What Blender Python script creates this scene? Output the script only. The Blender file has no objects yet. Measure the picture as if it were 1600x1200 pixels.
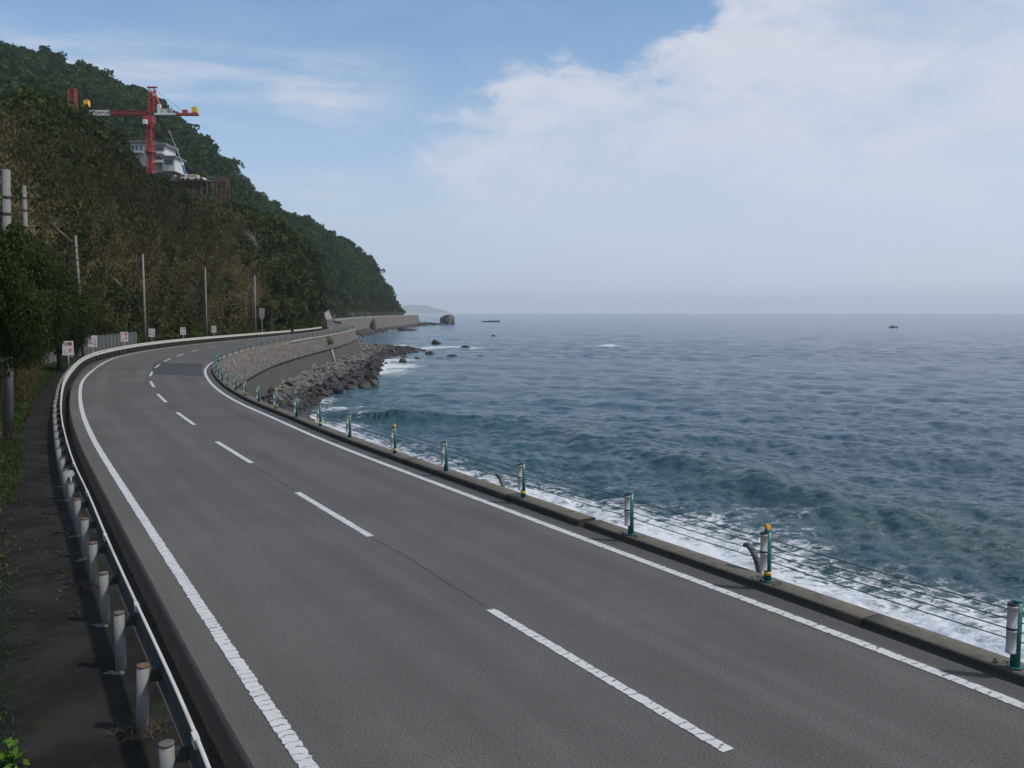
import bpy, math, random
import numpy as np
from mathutils import Vector, Matrix
rad = math.radians
sc = bpy.context.scene
COL = sc.collection
rng = np.random.default_rng(7)
random.seed(7)
CAMH = 4.42; FPX = 1400.0; HZ = 488.0; SEA = -8.0

# ------------------------------------------------------------------ camera
cam_d = bpy.data.cameras.new('camera'); cam = bpy.data.objects.new('camera', cam_d); COL.objects.link(cam)
cam.location = (0, 0, CAMH); cam.rotation_euler = (rad(90) - math.atan((600 - HZ) / FPX), 0, 0)
cam_d.sensor_width = 36; cam_d.lens = 36 * FPX / 1600; cam_d.clip_start = 0.1; cam_d.clip_end = 40000
sc.camera = cam
# ------------------------------------------------------------------ light
SUN_DIR = Vector((0.60, -0.17, 0.80)).normalized()      # towards the sun
SUN_EL = math.asin(SUN_DIR.z); SUN_AZ = math.atan2(SUN_DIR.x, SUN_DIR.y)
sd = bpy.data.lights.new('sun', 'SUN'); sd.energy = 3.0; sd.angle = rad(3.0); sd.color = (1, .95, .88)
so = bpy.data.objects.new('sun', sd); COL.objects.link(so)
so.rotation_euler = (-SUN_DIR).to_track_quat('-Z', 'Y').to_euler(); so.location = (60, 10, 120)
sc.view_settings.view_transform = 'Standard'; sc.view_settings.look = 'None'
sc.view_settings.gamma = 1; sc.view_settings.exposure = 0.0
sc.cycles.use_denoising = True
sc.cycles.volume_bounces = 0; sc.cycles.max_bounces = 6; sc.cycles.transparent_max_bounces = 8
sc.cycles.diffuse_bounces = 2; sc.cycles.glossy_bounces = 2

class NT:
    """small node-tree helper"""
    def __init__(s, nt): s.t = nt; s.t.nodes.clear()
    def n(s, typ, ins=None, **kw):
        nd = s.t.nodes.new(typ)
        for k, v in kw.items(): setattr(nd, k, v)
        for k, v in (ins or {}).items():
            sk = nd.inputs[k]
            if isinstance(v, bpy.types.NodeSocket): s.t.links.new(v, sk)
            else: sk.default_value = v
        return nd
    def math(s, op, a, b=0.0, c=0.0, clamp=False):
        nd = s.t.nodes.new('ShaderNodeMath'); nd.operation = op; nd.use_clamp = clamp
        for i, v in enumerate((a, b, c)):
            if isinstance(v, bpy.types.NodeSocket): s.t.links.new(v, nd.inputs[i])
            else: nd.inputs[i].default_value = v
        return nd.outputs[0]
    def mix(s, f, a, b, blend='MIX'):
        nd = s.t.nodes.new('ShaderNodeMix'); nd.data_type = 'RGBA'; nd.blend_type = blend
        for i, v in ((0, f), (6, a), (7, b)):
            if isinstance(v, bpy.types.NodeSocket): s.t.links.new(v, nd.inputs[i])
            else: nd.inputs[i].default_value = (tuple(v) + (1,)) if hasattr(v, '__len__') and len(v) == 3 else v
        return nd.outputs[2]
    def ramp(s, f, stops, interp='LINEAR'):
        nd = s.t.nodes.new('ShaderNodeValToRGB'); cr = nd.color_ramp; cr.interpolation = interp
        while len(cr.elements) < len(stops): cr.elements.new(.5)
        for e, (p, c) in zip(cr.elements, stops):
            e.position = p; e.color = tuple(c) + (1,) if hasattr(c, '__len__') else (c, c, c, 1)
        s.t.links.new(f, nd.inputs[0]); return nd.outputs[0]
    def noise(s, vec, scale, detail=3, rough=.5, dist=0.0):
        nd = s.n('ShaderNodeTexNoise', {'Scale': scale, 'Detail': detail, 'Roughness': rough, 'Distortion': dist})
        if vec is not None: s.t.links.new(vec, nd.inputs['Vector'])
        return nd.outputs['Fac']
    def smooth(s, x, a, b):
        nd = s.t.nodes.new('ShaderNodeMapRange'); nd.interpolation_type = 'SMOOTHSTEP'
        for i, v in enumerate((x, a, b, 0.0, 1.0)):
            if isinstance(v, bpy.types.NodeSocket): s.t.links.new(v, nd.inputs[i])
            else: nd.inputs[i].default_value = v
        return nd.outputs[0]

# ------------------------------------------------------------------ sky
w = bpy.data.worlds.new('World'); sc.world = w; w.use_nodes = True
N = NT(w.node_tree)
sky = N.n('ShaderNodeTexSky', sky_type='NISHITA', sun_disc=False, sun_elevation=SUN_EL, sun_rotation=SUN_AZ,
          altitude=10, air_density=1.0, dust_density=1.6, ozone_density=1.5)
geo = N.n('ShaderNodeNewGeometry')
tc = N.n('ShaderNodeTexCoord'); gen = tc.outputs['Generated']
sep = N.n('ShaderNodeSeparateXYZ', {0: gen})
az = N.math('ARCTAN2', sep.outputs[0], sep.outputs[1])
el = N.math('ARCSINE', sep.outputs[2])
ae = N.n('ShaderNodeCombineXYZ', {0: az, 1: N.math('MULTIPLY', el, 2.2), 2: 0.0}).outputs[0]
n1 = N.noise(ae, 5.5, 7, .55, .4)
n2 = N.noise(ae, 18, 5, .6, .6)
n3 = N.noise(N.n('ShaderNodeCombineXYZ', {0: N.math('MULTIPLY', az, 1.2), 1: N.math('MULTIPLY', el, 7.0), 2: 3.0}).outputs[0], 4.2, 6, .55, .5)
# upper edge of the cloud bank as a function of azimuth
fc = N.n('ShaderNodeFloatCurve', {'Value': N.math('MULTIPLY_ADD', az, 1.0, 0.5)})
cv = fc.mapping.curves[0]
pts = [(0.0, .16), (.30, .17), (.38, .185), (.42, .215), (.47, .235), (.54, .268), (.62, .278), (.67, .288), (.70, .292), (.725, .33), (.745, .42), (.80, .7), (1.0, .8)]
while len(cv.points) < len(pts): cv.points.new(.5, .5)
for p, q in zip(cv.points, pts): p.location = q; p.handle_type = 'AUTO'
fc.mapping.update()
wob = N.math('MULTIPLY', N.math('SUBTRACT', N.math('MULTIPLY_ADD', n2, .5, n1), .75), .19)
edge = N.math('SUBTRACT', N.math('ADD', fc.outputs[0], wob), el)
azin = N.math('ADD', az, N.math('MULTIPLY', wob, 1.6))
bank = N.math('MULTIPLY', N.smooth(edge, -.012, .03), N.smooth(azin, -.17, -.01))
bank = N.math('MULTIPLY', bank, N.math('MULTIPLY_ADD', N.smooth(N.math('MULTIPLY_ADD', n2, .5, n1), .45, .95), .5, .50))
hole = N.smooth(N.math('ADD', el, N.math('MULTIPLY', n1, .05)), .055, .19)
bank = N.math('MULTIPLY', bank, N.math('MULTIPLY_ADD', hole, .75, .25))
# thin streaks on the left
g1 = N.math('MULTIPLY', N.smooth(el, .075, .115), N.math('SUBTRACT', 1.0, N.smooth(el, .12, .17)))
g1 = N.math('MULTIPLY', g1, N.math('SUBTRACT', 1.0, N.smooth(az, -.08, .06)))
g2 = N.math('MULTIPLY', N.smooth(el, .17, .215), N.math('SUBTRACT', 1.0, N.smooth(el, .235, .29)))
g2 = N.math('MULTIPLY', g2, N.math('SUBTRACT', 1.0, N.smooth(az, -.22, -.08)))
wisp = N.math('MULTIPLY', N.math('ADD', g1, g2), N.smooth(n3, .38, .66))
base_veil = N.math('MULTIPLY', N.smooth(n1, .35, .8), .14)
cloud = N.math('ADD', N.math('MAXIMUM', bank, N.math('MULTIPLY', wisp, .85)), base_veil, clamp=True)
cloudcol = N.mix(n2, (5.9, 6.3, 7.35), (6.7, 7.1, 8.1))
skyc = N.mix(1.0, sky.outputs[0], (1.22, 1.42, 1.52), 'MULTIPLY')
col = N.mix(cloud, skyc, cloudcol)
lowair = N.math('POWER', N.math('SUBTRACT', 1.0, N.smooth(el, -.02, .40)), 1.7)
col = N.mix(lowair, col, N.mix(N.smooth(az, -.5, .6), (4.7, 5.75, 7.5), (6.1, 6.75, 8.1)))
bg = N.n('ShaderNodeBackground', {'Color': col, 'Strength': 0.1})
out = N.n('ShaderNodeOutputWorld', {0: bg.outputs[0]})

# ------------------------------------------------------------------ materials
def mat(name, rough=.7, spec=.3, metal=0.0):
    m = bpy.data.materials.new(name); m.use_nodes = True
    N = NT(m.node_tree)
    b = N.n('ShaderNodeBsdfPrincipled', {'Roughness': rough, 'Specular IOR Level': spec, 'Metallic': metal})
    N.n('ShaderNodeOutputMaterial', {0: b.outputs[0]})
    return m, N, b
def setc(N, b, key, v):
    if isinstance(v, bpy.types.NodeSocket): N.t.links.new(v, b.inputs[key])
    else: b.inputs[key].default_value = (tuple(v) + (1,)) if hasattr(v, '__len__') and len(v) == 3 else v
def bump(N, b, h, strength=.3, dist=.02):
    nd = N.n('ShaderNodeBump', {'Strength': strength, 'Distance': dist, 'Height': h}); N.t.links.new(nd.outputs[0], b.inputs['Normal'])
def pos(N): return N.n('ShaderNodeNewGeometry').outputs['Position']
def uvn(N): return N.n('ShaderNodeUVMap').outputs[0]
def paint(name, c, rough=.5, var=.25, scale=8, metal=0.0, dirt=None, dirt_amt=.5, spec=.4):
    m, N, b = mat(name, rough, spec, metal)
    oc = N.n('ShaderNodeTexCoord').outputs['Object']
    n = N.noise(oc, scale, 5, .6)
    c2 = tuple(x * (1 - var) for x in c)
    col = N.mix(n, c2, c)
    if dirt: col = N.mix(N.math('MULTIPLY', N.smooth(N.noise(oc, scale * .6, 6, .65), .5, .68), dirt_amt), col, dirt)
    setc(N, b, 'Base Color', col); bump(N, b, n, .15, .01); return m

M = {}
def asphalt(name, lo, hi, tracks=True):
    m, N, b = mat(name, .92, .15)
    p = pos(N); g = N.noise(p, 46, 4, .9); big = N.noise(p, .22, 4, .55); mid = N.noise(p, 2.2, 5, .6)
    col = N.mix(N.smooth(g, .38, .62), lo, hi)
    k = N.math('MULTIPLY_ADD', big, .50, .60); k = N.math('ADD', k, N.math('MULTIPLY', mid, .16))
    if tracks:
        uv = N.n('ShaderNodeSeparateXYZ', {0: uvn(N)})
        t = N.math('SINE', N.math('MULTIPLY', uv.outputs[1], 25.13))
        k = N.math('ADD', k, N.math('MULTIPLY', t, -.03))
        st = N.noise(N.n('ShaderNodeCombineXYZ', {0: N.math('MULTIPLY', uv.outputs[0], .035), 1: N.math('MULTIPLY', uv.outputs[1], 7.0)}).outputs[0], 2.0, 3, .5)
        k = N.math('ADD', k, N.math('MULTIPLY', N.math('SUBTRACT', st, .5), .55))
    spots = N.smooth(N.noise(p, 4.5, 2, .5), .73, .78)
    k = N.math('SUBTRACT', k, N.math('MULTIPLY', spots, .14))
    col = N.mix(1.0, col, N.n('ShaderNodeCombineColor', {0: k, 1: k, 2: k}).outputs[0], 'MULTIPLY')
    spk = N.smooth(N.noise(p, 130, 1, .5), .70, .78)
    col = N.mix(N.math('MULTIPLY', spk, .7), col, (.32, .31, .30))
    setc(N, b, 'Base Color', col); bump(N, b, g, .18, .008); return m
M['asphalt'] = asphalt('asphalt', (.050, .048, .046), (.146, .140, .133))
M['patch'] = asphalt('new asphalt', (.044, .045, .05), (.074, .075, .081), False)
M['seam'] = paint('crack sealant', (.035, .035, .037), .8, .3, 20)
def linemat():
    m, N, b = mat('thermoplastic line', .65, .3)
    uv = N.n('ShaderNodeSeparateXYZ', {0: uvn(N)}); p = pos(N)
    jit = N.noise(p, 6, 3, .6)
    wv = N.math('FRACT', N.math('MULTIPLY', N.math('ADD', uv.outputs[0], N.math('MULTIPLY', jit, .18)), 7.0))
    cr = N.math('SUBTRACT', 1.0, N.smooth(N.math('ABSOLUTE', N.math('SUBTRACT', wv, .5)), .02, .11))
    cr = N.math('MULTIPLY', cr, N.smooth(N.noise(p, 7, 2, .5), .40, .54))
    wear = N.smooth(N.noise(p, 28, 4, .7), .66, .76)
    f = N.math('MAXIMUM', cr, N.math('MULTIPLY', wear, .8), clamp=True)
    col = N.mix(N.noise(p, 3, 4, .6), (.40, .40, .40), (.56, .56, .56))
    col = N.mix(f, col, (.10, .10, .10))
    setc(N, b, 'Base Color', col); bump(N, b, f, -.4, .01); return m
M['line'] = linemat()
def concrete(name, a, c, dirt=(.06, .055, .045), amt=.6, scale=1.2, rough=.9):
    m, N, b = mat(name, rough, .2)
    p = pos(N); n = N.noise(p, scale * 3, 7, .62); f = N.noise(p, 40, 3, .7)
    st = N.noise(N.n('ShaderNodeMapping', {'Vector': p, 'Scale': (2.2, 2.2, .25)}).outputs[0], scale * 1.6, 5, .6)
    col = N.mix(n, a, c); col = N.mix(N.math('MULTIPLY', N.smooth(st, .48, .72), amt), col, dirt)
    col = N.mix(N.math('MULTIPLY', f, .25), col, tuple(x * .6 for x in a))
    setc(N, b, 'Base Color', col); bump(N, b, N.math('ADD', n, N.math('MULTIPLY', f, .4)), .5, .02); return m
M['kerb'] = concrete('weathered kerb concrete', (.085, .076, .060), (.17, .155, .125), amt=.75, scale=1.5)
M['conc'] = concrete('sea wall concrete', (.055, .053, .046), (.105, .10, .088), amt=.8, scale=.5, dirt=(.045, .043, .035))
M['pale_conc'] = concrete('pale concrete', (.26, .26, .25), (.36, .355, .34), amt=.4)
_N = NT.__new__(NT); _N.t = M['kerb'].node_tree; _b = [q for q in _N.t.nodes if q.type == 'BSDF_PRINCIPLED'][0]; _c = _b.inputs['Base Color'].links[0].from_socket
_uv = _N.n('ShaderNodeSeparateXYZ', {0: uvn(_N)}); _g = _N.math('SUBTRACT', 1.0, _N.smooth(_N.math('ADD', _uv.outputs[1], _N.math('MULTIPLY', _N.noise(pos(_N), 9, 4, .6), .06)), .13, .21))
setc(_N, _b, 'Base Color', _N.mix(_N.math('MULTIPLY', _g, .85), _c, (.028, .026, .021)))      # road-facing kerb face coloured darker: its shade deepened in paint, plus road grime
M['far_conc'] = concrete('grey parapet', (.17, .165, .155), (.24, .23, .22), amt=.1, scale=.3)
M['cement'] = concrete('cement spill', (.07, .07, .065), (.15, .15, .14), amt=.6, scale=4)
M['ditch'] = concrete('ditch concrete', (.045, .043, .038), (.085, .08, .07), amt=.5)
def sidewalk():
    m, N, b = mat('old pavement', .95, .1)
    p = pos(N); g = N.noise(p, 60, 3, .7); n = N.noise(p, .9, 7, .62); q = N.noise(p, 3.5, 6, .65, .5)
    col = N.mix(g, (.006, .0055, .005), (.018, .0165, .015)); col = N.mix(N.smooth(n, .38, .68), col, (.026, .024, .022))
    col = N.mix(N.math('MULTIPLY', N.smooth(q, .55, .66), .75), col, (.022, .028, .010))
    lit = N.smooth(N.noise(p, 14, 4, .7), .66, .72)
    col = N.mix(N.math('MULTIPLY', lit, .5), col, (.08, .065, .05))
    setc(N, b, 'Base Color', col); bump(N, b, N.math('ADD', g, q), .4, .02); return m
M['walk'] = sidewalk()
def stone():
    m, N, b = mat('stone masonry', .9, .2)
    uv = uvn(N); mp = N.n('ShaderNodeMapping', {'Vector': uv, 'Rotation': (0, 0, rad(45)), 'Scale': (2.6, 2.6, 1)}).outputs[0]
    v = N.n('ShaderNodeTexVoronoi', {'Vector': mp, 'Scale': 1.0, 'Randomness': .55}, feature='F1', distance='CHEBYCHEV')
    v2 = N.n('ShaderNodeTexVoronoi', {'Vector': mp, 'Scale': 1.0, 'Randomness': .55}, feature='DISTANCE_TO_EDGE')
    r = N.n('ShaderNodeSeparateColor', {0: v.outputs['Color']}).outputs[0]
    col = N.ramp(r, [(0, (.075, .067, .06)), (.4, (.13, .117, .104)), (.75, (.175, .157, .142)), (1, (.25, .23, .21))])
    col = N.mix(N.smooth(v2.outputs[0], .0, .09), (.075, .07, .062), col)
    col = N.mix(N.math('MULTIPLY', N.smooth(N.noise(pos(N), .6, 6, .6), .45, .7), .5), col, (.11, .10, .08))
    setc(N, b, 'Base Color', col); bump(N, b, N.smooth(v2.outputs[0], 0, .2), .8, .06); return m
M['stone'] = stone()
def rockmat(name, a, c, rough=.8, wet=.3):
    m, N, b = mat(name, rough, wet)
    oi = N.n('ShaderNodeObjectInfo').outputs['Random']; p = pos(N)
    col = N.mix(N.noise(p, 1.5, 6, .65), a, c)
    k = N.math('MULTIPLY_ADD', oi, .8, .6)
    t = N.n('ShaderNodeAttribute', attribute_name='tint').outputs['Fac']
    k = N.math('ADD', k, N.math('MULTIPLY', t, .45))
    col = N.mix(1.0, col, N.n('ShaderNodeCombineColor', {0: k, 1: k, 2: k}).outputs[0], 'MULTIPLY')
    setc(N, b, 'Base Color', col); bump(N, b, N.noise(p, 5, 6, .7), .7, .1); return m
M['rock_dark'] = rockmat('wet dark rock', (.012, .011, .011), (.042, .038, .037), .55, .35)
M['rock_pale'] = rockmat('dry pale rock', (.05, .046, .042), (.165, .152, .14), .85)
def foliage(name, cols, trans=.25, gloss=.08):
    m = bpy.data.materials.new(name); m.use_nodes = True; N = NT(m.node_tree)
    t = N.n('ShaderNodeAttribute', attribute_name='tint').outputs['Fac']
    oi = N.n('ShaderNodeObjectInfo').outputs['Random']
    n = N.noise(pos(N), .35, 3, .6)
    f = N.math('ADD', N.math('MULTIPLY', t, .7), N.math('ADD', N.math('MULTIPLY', oi, .12), N.math('MULTIPLY', N.math('SUBTRACT', n, .5), .6)), clamp=True)
    col = N.ramp(f, [(i / (len(cols) - 1), c) for i, c in enumerate(cols)])
    b = N.n('ShaderNodeBsdfPrincipled', {'Base Color': col, 'Roughness': .55, 'Specular IOR Level': gloss})
    tr = N.n('ShaderNodeBsdfTranslucent', {'Color': N.mix(.5, col, (.10, .14, .02))})
    mx = N.n('ShaderNodeMixShader', {0: trans, 1: b.outputs[0], 2: tr.outputs[0]})
    N.n('ShaderNodeOutputMaterial', {0: mx.outputs[0]}); return m
M['leaf_green'] = foliage('evergreen leaves', [(.008, .015, .003), (.020, .034, .006), (.040, .060, .010), (.080, .10, .018)], .2, .10)
M['leaf_forest'] = foliage('forest leaves', [(.008, .020, .006), (.018, .042, .010), (.032, .066, .015), (.058, .095, .022)], .15, .04)
M['leaf_bamboo'] = foliage('bamboo leaves', [(.017, .018, .006), (.054, .047, .018), (.125, .095, .047), (.23, .17, .10)], .12)
M['leaf_bright'] = foliage('bright leaves', [(.05, .11, .012), (.08, .17, .02), (.13, .24, .03)], .35)
M['grass'] = foliage('grass blades', [(.012, .030, .005), (.025, .055, .008), (.05, .085, .016)], .2)
M['dry'] = foliage('dry grass', [(.06, .042, .02), (.12, .09, .045), (.22, .17, .10)], .2)
M['litter'] = foliage('leaf litter', [(.03, .018, .010), (.06, .038, .022), (.15, .12, .08)], .05)
M['yellow_leaf'] = foliage('yellow leaves', [(.07, .07, .015), (.13, .12, .03), (.20, .17, .05)], .2)
M['soil'] = paint('hill soil', (.030, .028, .015), .95, .5, .3, dirt=(.02, .032, .01), dirt_amt=.9, spec=.05)
M['bark'] = paint('bark', (.10, .08, .06), .9, .5, 5)
M['pale_bark'] = paint('pale bare wood', (.34, .31, .26), .8, .4, 5)
M['culm'] = paint('dead bamboo culm', (.17, .14, .09), .7, .4, 5)
M['pole'] = paint('pole concrete', (.19, .185, .175), .85, .3, 3, dirt=(.07, .065, .055), dirt_amt=.7)
M['steel_pole'] = paint('grey steel pole', (.20, .19, .18), .7, .25, 3)
M['galv'] = paint('galvanised post', (.21, .215, .21), .7, .35, 5, metal=.0, dirt=(.12, .11, .095), dirt_amt=.6)
M['rust'] = paint('rust', (.15, .085, .05), .9, .5, 30, dirt=(.26, .22, .16), dirt_amt=.9)
M['beam'] = paint('cream rail paint', (.52, .50, .45), .55, .2, 2, dirt=(.36, .27, .19), dirt_amt=.6)
M['beam_back'] = paint('dull galvanised steel', (.045, .047, .040), .8, .4, 4)
M['fence'] = paint('fence steel', (.24, .26, .27), .6, .3, 4, metal=.1)
M['green'] = paint('teal post paint', (.008, .12, .115), .4, .3, 12, spec=.5)
M['white'] = paint('white plastic', (.42, .41, .385), .5, .2, 25, dirt=(.32, .29, .24), dirt_amt=.5)
M['black'] = paint('black rubber', (.02, .02, .02), .7, .2, 9)
M['orange'] = paint('orange reflector', (.75, .30, .015), .35, .15, 30)
M['yellow'] = paint('yellow band', (.60, .36, .02), .45, .2, 30)
M['cable'] = paint('cable steel', (.07, .09, .09), .55, .3, 20, metal=.3)
M['signface'] = paint('sign face', (.52, .49, .50), .6, .12, 4)
M['sign_red'] = paint('sign red', (.30, .035, .05), .6, .2, 8)
M['sign_blue'] = paint('sign blue', (.05, .05, .17), .6, .2, 8)
M['crane_red'] = paint('crane red', (.36, .035, .028), .5, .25, 1)
M['crane_white'] = paint('crane white', (.60, .60, .58), .5, .15, 1)
M['crane_yellow'] = paint('crane yellow', (.68, .42, .02), .5, .15, 1)
M['crane_blue'] = paint('crane blue', (.08, .14, .34), .5, .15, 1)
M['deck_steel'] = paint('brown deck steel', (.12, .055, .045), .8, .4, .6)
M['wall_white'] = paint('white house wall', (.55, .56, .56), .7, .15, .5)
M['roof_grey'] = paint('grey roof', (.16, .17, .17), .7, .3, .5)
M['glass'] = paint('dark window', (.12, .17, .19), .15, .3, .6, spec=.7)
M['sand'] = paint('tan load', (.45, .36, .20), .9, .3, 1)
M['pipe'] = paint('grey pipe', (.10, .10, .095), .7, .4, 8)

# ------------------------------------------------------------------ mesh helpers
def link(o, parent=None):
    COL.objects.link(o)
    if parent is not None: o.parent = parent
    return o
def tag(o, label=None, cat=None, group=None, kind=None):
    if label: o['label'] = label
    if cat: o['category'] = cat
    if group: o['group'] = group
    if kind: o['kind'] = kind
    return o
def empty(name, loc=(0, 0, 0), rz=0.0, **k):
    o = bpy.data.objects.new(name, None); o.location = loc; o.rotation_euler = (0, 0, rz); link(o); o.empty_display_size = .3
    return tag(o, **k)
def npmesh(name, V, F, m, parent=None, uv=None, tint=None, smooth=False, loc=None, mesh_only=False):
    V = np.asarray(V, np.float32); F = np.asarray(F, np.int32); k = F.shape[1]
    me = bpy.data.meshes.new(name); me.vertices.add(len(V)); me.vertices.foreach_set('co', V.ravel())
    me.loops.add(F.size); me.loops.foreach_set('vertex_index', F.ravel())
    me.polygons.add(len(F)); me.polygons.foreach_set('loop_start', np.arange(0, F.size, k, dtype=np.int32))
    me.polygons.foreach_set('loop_total', np.full(len(F), k, np.int32))
    if smooth: me.polygons.foreach_set('use_smooth', np.ones(len(F), bool))
    me.update(calc_edges=True)
    if uv is not None:
        l = me.uv_layers.new(name='UVMap'); l.data.foreach_set('uv', np.asarray(uv, np.float32)[F.ravel()].ravel())
    if tint is not None:
        a = me.attributes.new('tint', 'FLOAT', 'FACE' if len(tint) == len(F) else 'POINT'); a.data.foreach_set('value', np.asarray(tint, np.float32))
    me.validate(); me.materials.append(m)
    if mesh_only: return me
    o = bpy.data.objects.new(name, me); link(o, parent)
    if loc is not None: o.location = loc
    return o
class MB:
    def __init__(s): s.v = []; s.f = []
    def add(s, vs, fs):
        b = len(s.v); s.v += [tuple(x) for x in vs]; s.f += [tuple(b + i for i in f) for f in fs]
    def box(s, c, d, R=None):
        c = Vector(c); vs = []
        for x in (-1, 1):
            for y in (-1, 1):
                for z in (-1, 1):
                    q = Vector((x * d[0] / 2, y * d[1] / 2, z * d[2] / 2)); q = R @ q if R else q; vs.append(c + q)
        s.add(vs, [(0, 1, 3, 2), (4, 6, 7, 5), (0, 4, 5, 1), (2, 3, 7, 6), (0, 2, 6, 4), (1, 5, 7, 3)]); return s
    def tube(s, pts, rs, n=10, caps=True):
        pts = [Vector(p) for p in pts]
        if not hasattr(rs, '__len__'): rs = [rs] * len(pts)
        rings = []
        for i, p in enumerate(pts):
            t = (pts[min(i + 1, len(pts) - 1)] - pts[max(i - 1, 0)]).normalized()
            a = Vector((0, 0, 1)) if abs(t.z) < .9 else Vector((1, 0, 0))
            x = t.cross(a).normalized(); y = t.cross(x).normalized()
            rings.append([p + (x * math.cos(k * 2 * math.pi / n) + y * math.sin(k * 2 * math.pi / n)) * rs[i] for k in range(n)])
        vs = [v for r in rings for v in r]; fs = []
        for i in range(len(pts) - 1):
            for k in range(n): fs.append((i * n + k, i * n + (k + 1) % n, (i + 1) * n + (k + 1) % n, (i + 1) * n + k))
        if caps: fs.append(tuple(range(n - 1, -1, -1))); fs.append(tuple((len(pts) - 1) * n + k for k in range(n)))
        s.add(vs, fs); return s
    def bar(s, a, b, w):
        return s.tube([a, b], w * .7, 4)
    def build(s, name, m, parent=None, loc=None, smooth=False, bevel=0, mesh_only=False):
        me = bpy.data.meshes.new(name); me.from_pydata([tuple(v) for v in s.v], [], s.f); me.materials.append(m)
        if smooth:
            for p in me.polygons: p.use_smooth = len(p.vertices) <= 4
        if mesh_only: return me
        o = bpy.data.objects.new(name, me); link(o, parent)
        if loc is not None: o.location = loc
        if bevel:
            bv = o.modifiers.new('bevel', 'BEVEL'); bv.width = bevel; bv.segments = 2; bv.limit_method = 'ANGLE'
        return o
def copy_obj(o, parent=None, loc=None, rz=None, scale=None):
    c = o.copy(); COL.objects.link(c)
    if parent is not None: c.parent = parent
    if loc is not None: c.location = loc
    if rz is not None: c.rotation_euler = (0, 0, rz)
    if scale is not None: c.scale = scale
    return c
# back projection of a photograph pixel to a height (used only to measure where things stand)
_t = math.atan((600 - HZ) / FPX); _c, _s = math.cos(_t), math.sin(_t)
def at_z(u, v, z=0.0):
    y = v - 600; d = y * _c + FPX * _s; fw = FPX * _c - y * _s
    return ((CAMH - z) * (u - 800) / d, (CAMH - z) * fw / d)
def at_y(u, v, Y):
    y = v - 600; d = y * _c + FPX * _s; fw = FPX * _c - y * _s
    return ((u - 800) / fw * Y, Y, CAMH - d / fw * Y)

# ------------------------------------------------------------------ plan curves
def smooth_curve(P, step, sig=2.0):
    P = np.array(P, float)
    t = np.r_[0, np.cumsum(np.hypot(*np.diff(P, axis=0).T))]
    tt = np.arange(0, t[-1], min(.5, t[-1] / 30))
    # catmull-rom through non uniform points
    Q = []
    for x in tt:
        i = int(np.clip(np.searchsorted(t, x) - 1, 0, len(P) - 2)); h = t[i + 1] - t[i]; q = (x - t[i]) / h
        m0 = (P[i + 1] - P[max(i - 1, 0)]) / (t[i + 1] - t[max(i - 1, 0)]) * h
        j = min(i + 2, len(P) - 1); m1 = (P[j] - P[i]) / (t[j] - t[i]) * h
        Q.append((2*q**3-3*q**2+1)*P[i] + (q**3-2*q**2+q)*m0 + (-2*q**3+3*q**2)*P[i+1] + (q**3-q**2)*m1)
    Q = np.array(Q)
    k = int(sig * 6); ker = np.exp(-.5 * (np.arange(-k, k + 1) / (sig * 2)) ** 2); ker /= ker.sum()
    Qp = np.vstack([2 * Q[0] - Q[k:0:-1], Q, 2 * Q[-1] - Q[-2:-k-2:-1]])
    Q = np.stack([np.convolve(Qp[:, i], ker, 'valid') for i in (0, 1)], 1)
    s = np.r_[0, np.cumsum(np.hypot(*np.diff(Q, axis=0).T))]
    n = max(5, int(s[-1] / step)); ss = np.linspace(0, s[-1], n)
    return np.stack([np.interp(ss, s, Q[:, i]) for i in (0, 1)], 1)
def arclen(P): return np.r_[0, np.cumsum(np.hypot(*np.diff(P[:, :2], axis=0).T))]
def normals(P):
    T = np.gradient(P[:, :2], axis=0); T /= np.linalg.norm(T, axis=1)[:, None]
    return np.stack([T[:, 1], -T[:, 0]], 1)      # to the right when walking away from the camera
def offset(P, d): return P[:, :2] + normals(P) * (d if np.ndim(d) == 0 else np.asarray(d)[:, None])
def roadz(Y): return np.interp(Y, [200, 240, 300, 350, 400, 500, 650, 860], [0, .2, .5, .65, .75, 1.1, 1.25, 1.5])
RLp = [(22, -30), (18, -20), (13.8, -8), (9.6, 2.4), (7.6, 6.3), (5.79, 9.75), (4.95, 11.24), (3.84, 13.13), (2.29, 15.74), (0, 19.61), (-3.74, 25.92), (-6.72, 31.1), (-10.14, 37.6),
       (-13.2, 43.3), (-16.8, 51), (-20.3, 59.6), (-23.8, 69.4), (-26.6, 79.5), (-28.6, 89), (-30.5, 100), (-32.1, 110), (-33.3, 119), (-34.1, 127.5), (-34.8, 136),
       (-35.6, 148), (-36.2, 160), (-36.9, 175), (-38.4, 197), (-40.5, 222), (-43, 240), (-48.5, 262), (-58, 300), (-70, 350), (-78.5, 400), (-84.5, 460), (-88.5, 530), (-91, 620), (-92, 720), (-91.5, 800), (-91, 862)]
LLp = [(12.5, -30), (9, -16), (4.9, -5), (1.1, 3.0), (-.6, 6.0), (-2.01, 8.45), (-3.0, 10.17), (-5.32, 14.3), (-8.29, 19.61), (-11.22, 24.86), (-14.32, 30.48), (-18.34, 38.1), (-22.71, 46.9), (-27.6, 57.4),
       (-32.4, 69.3), (-36.8, 81.4), (-39.2, 89.5), (-41.4, 100), (-42.8, 111), (-43.7, 123), (-43.8, 134), (-43.8, 145), (-43.7, 165), (-43.9, 185), (-44.6, 205), (-46.5, 228), (-50.5, 250), (-66, 300), (-79, 350), (-87, 400), (-94, 465), (-98, 540), (-100.5, 640), (-101, 760), (-101, 862)]
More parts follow.
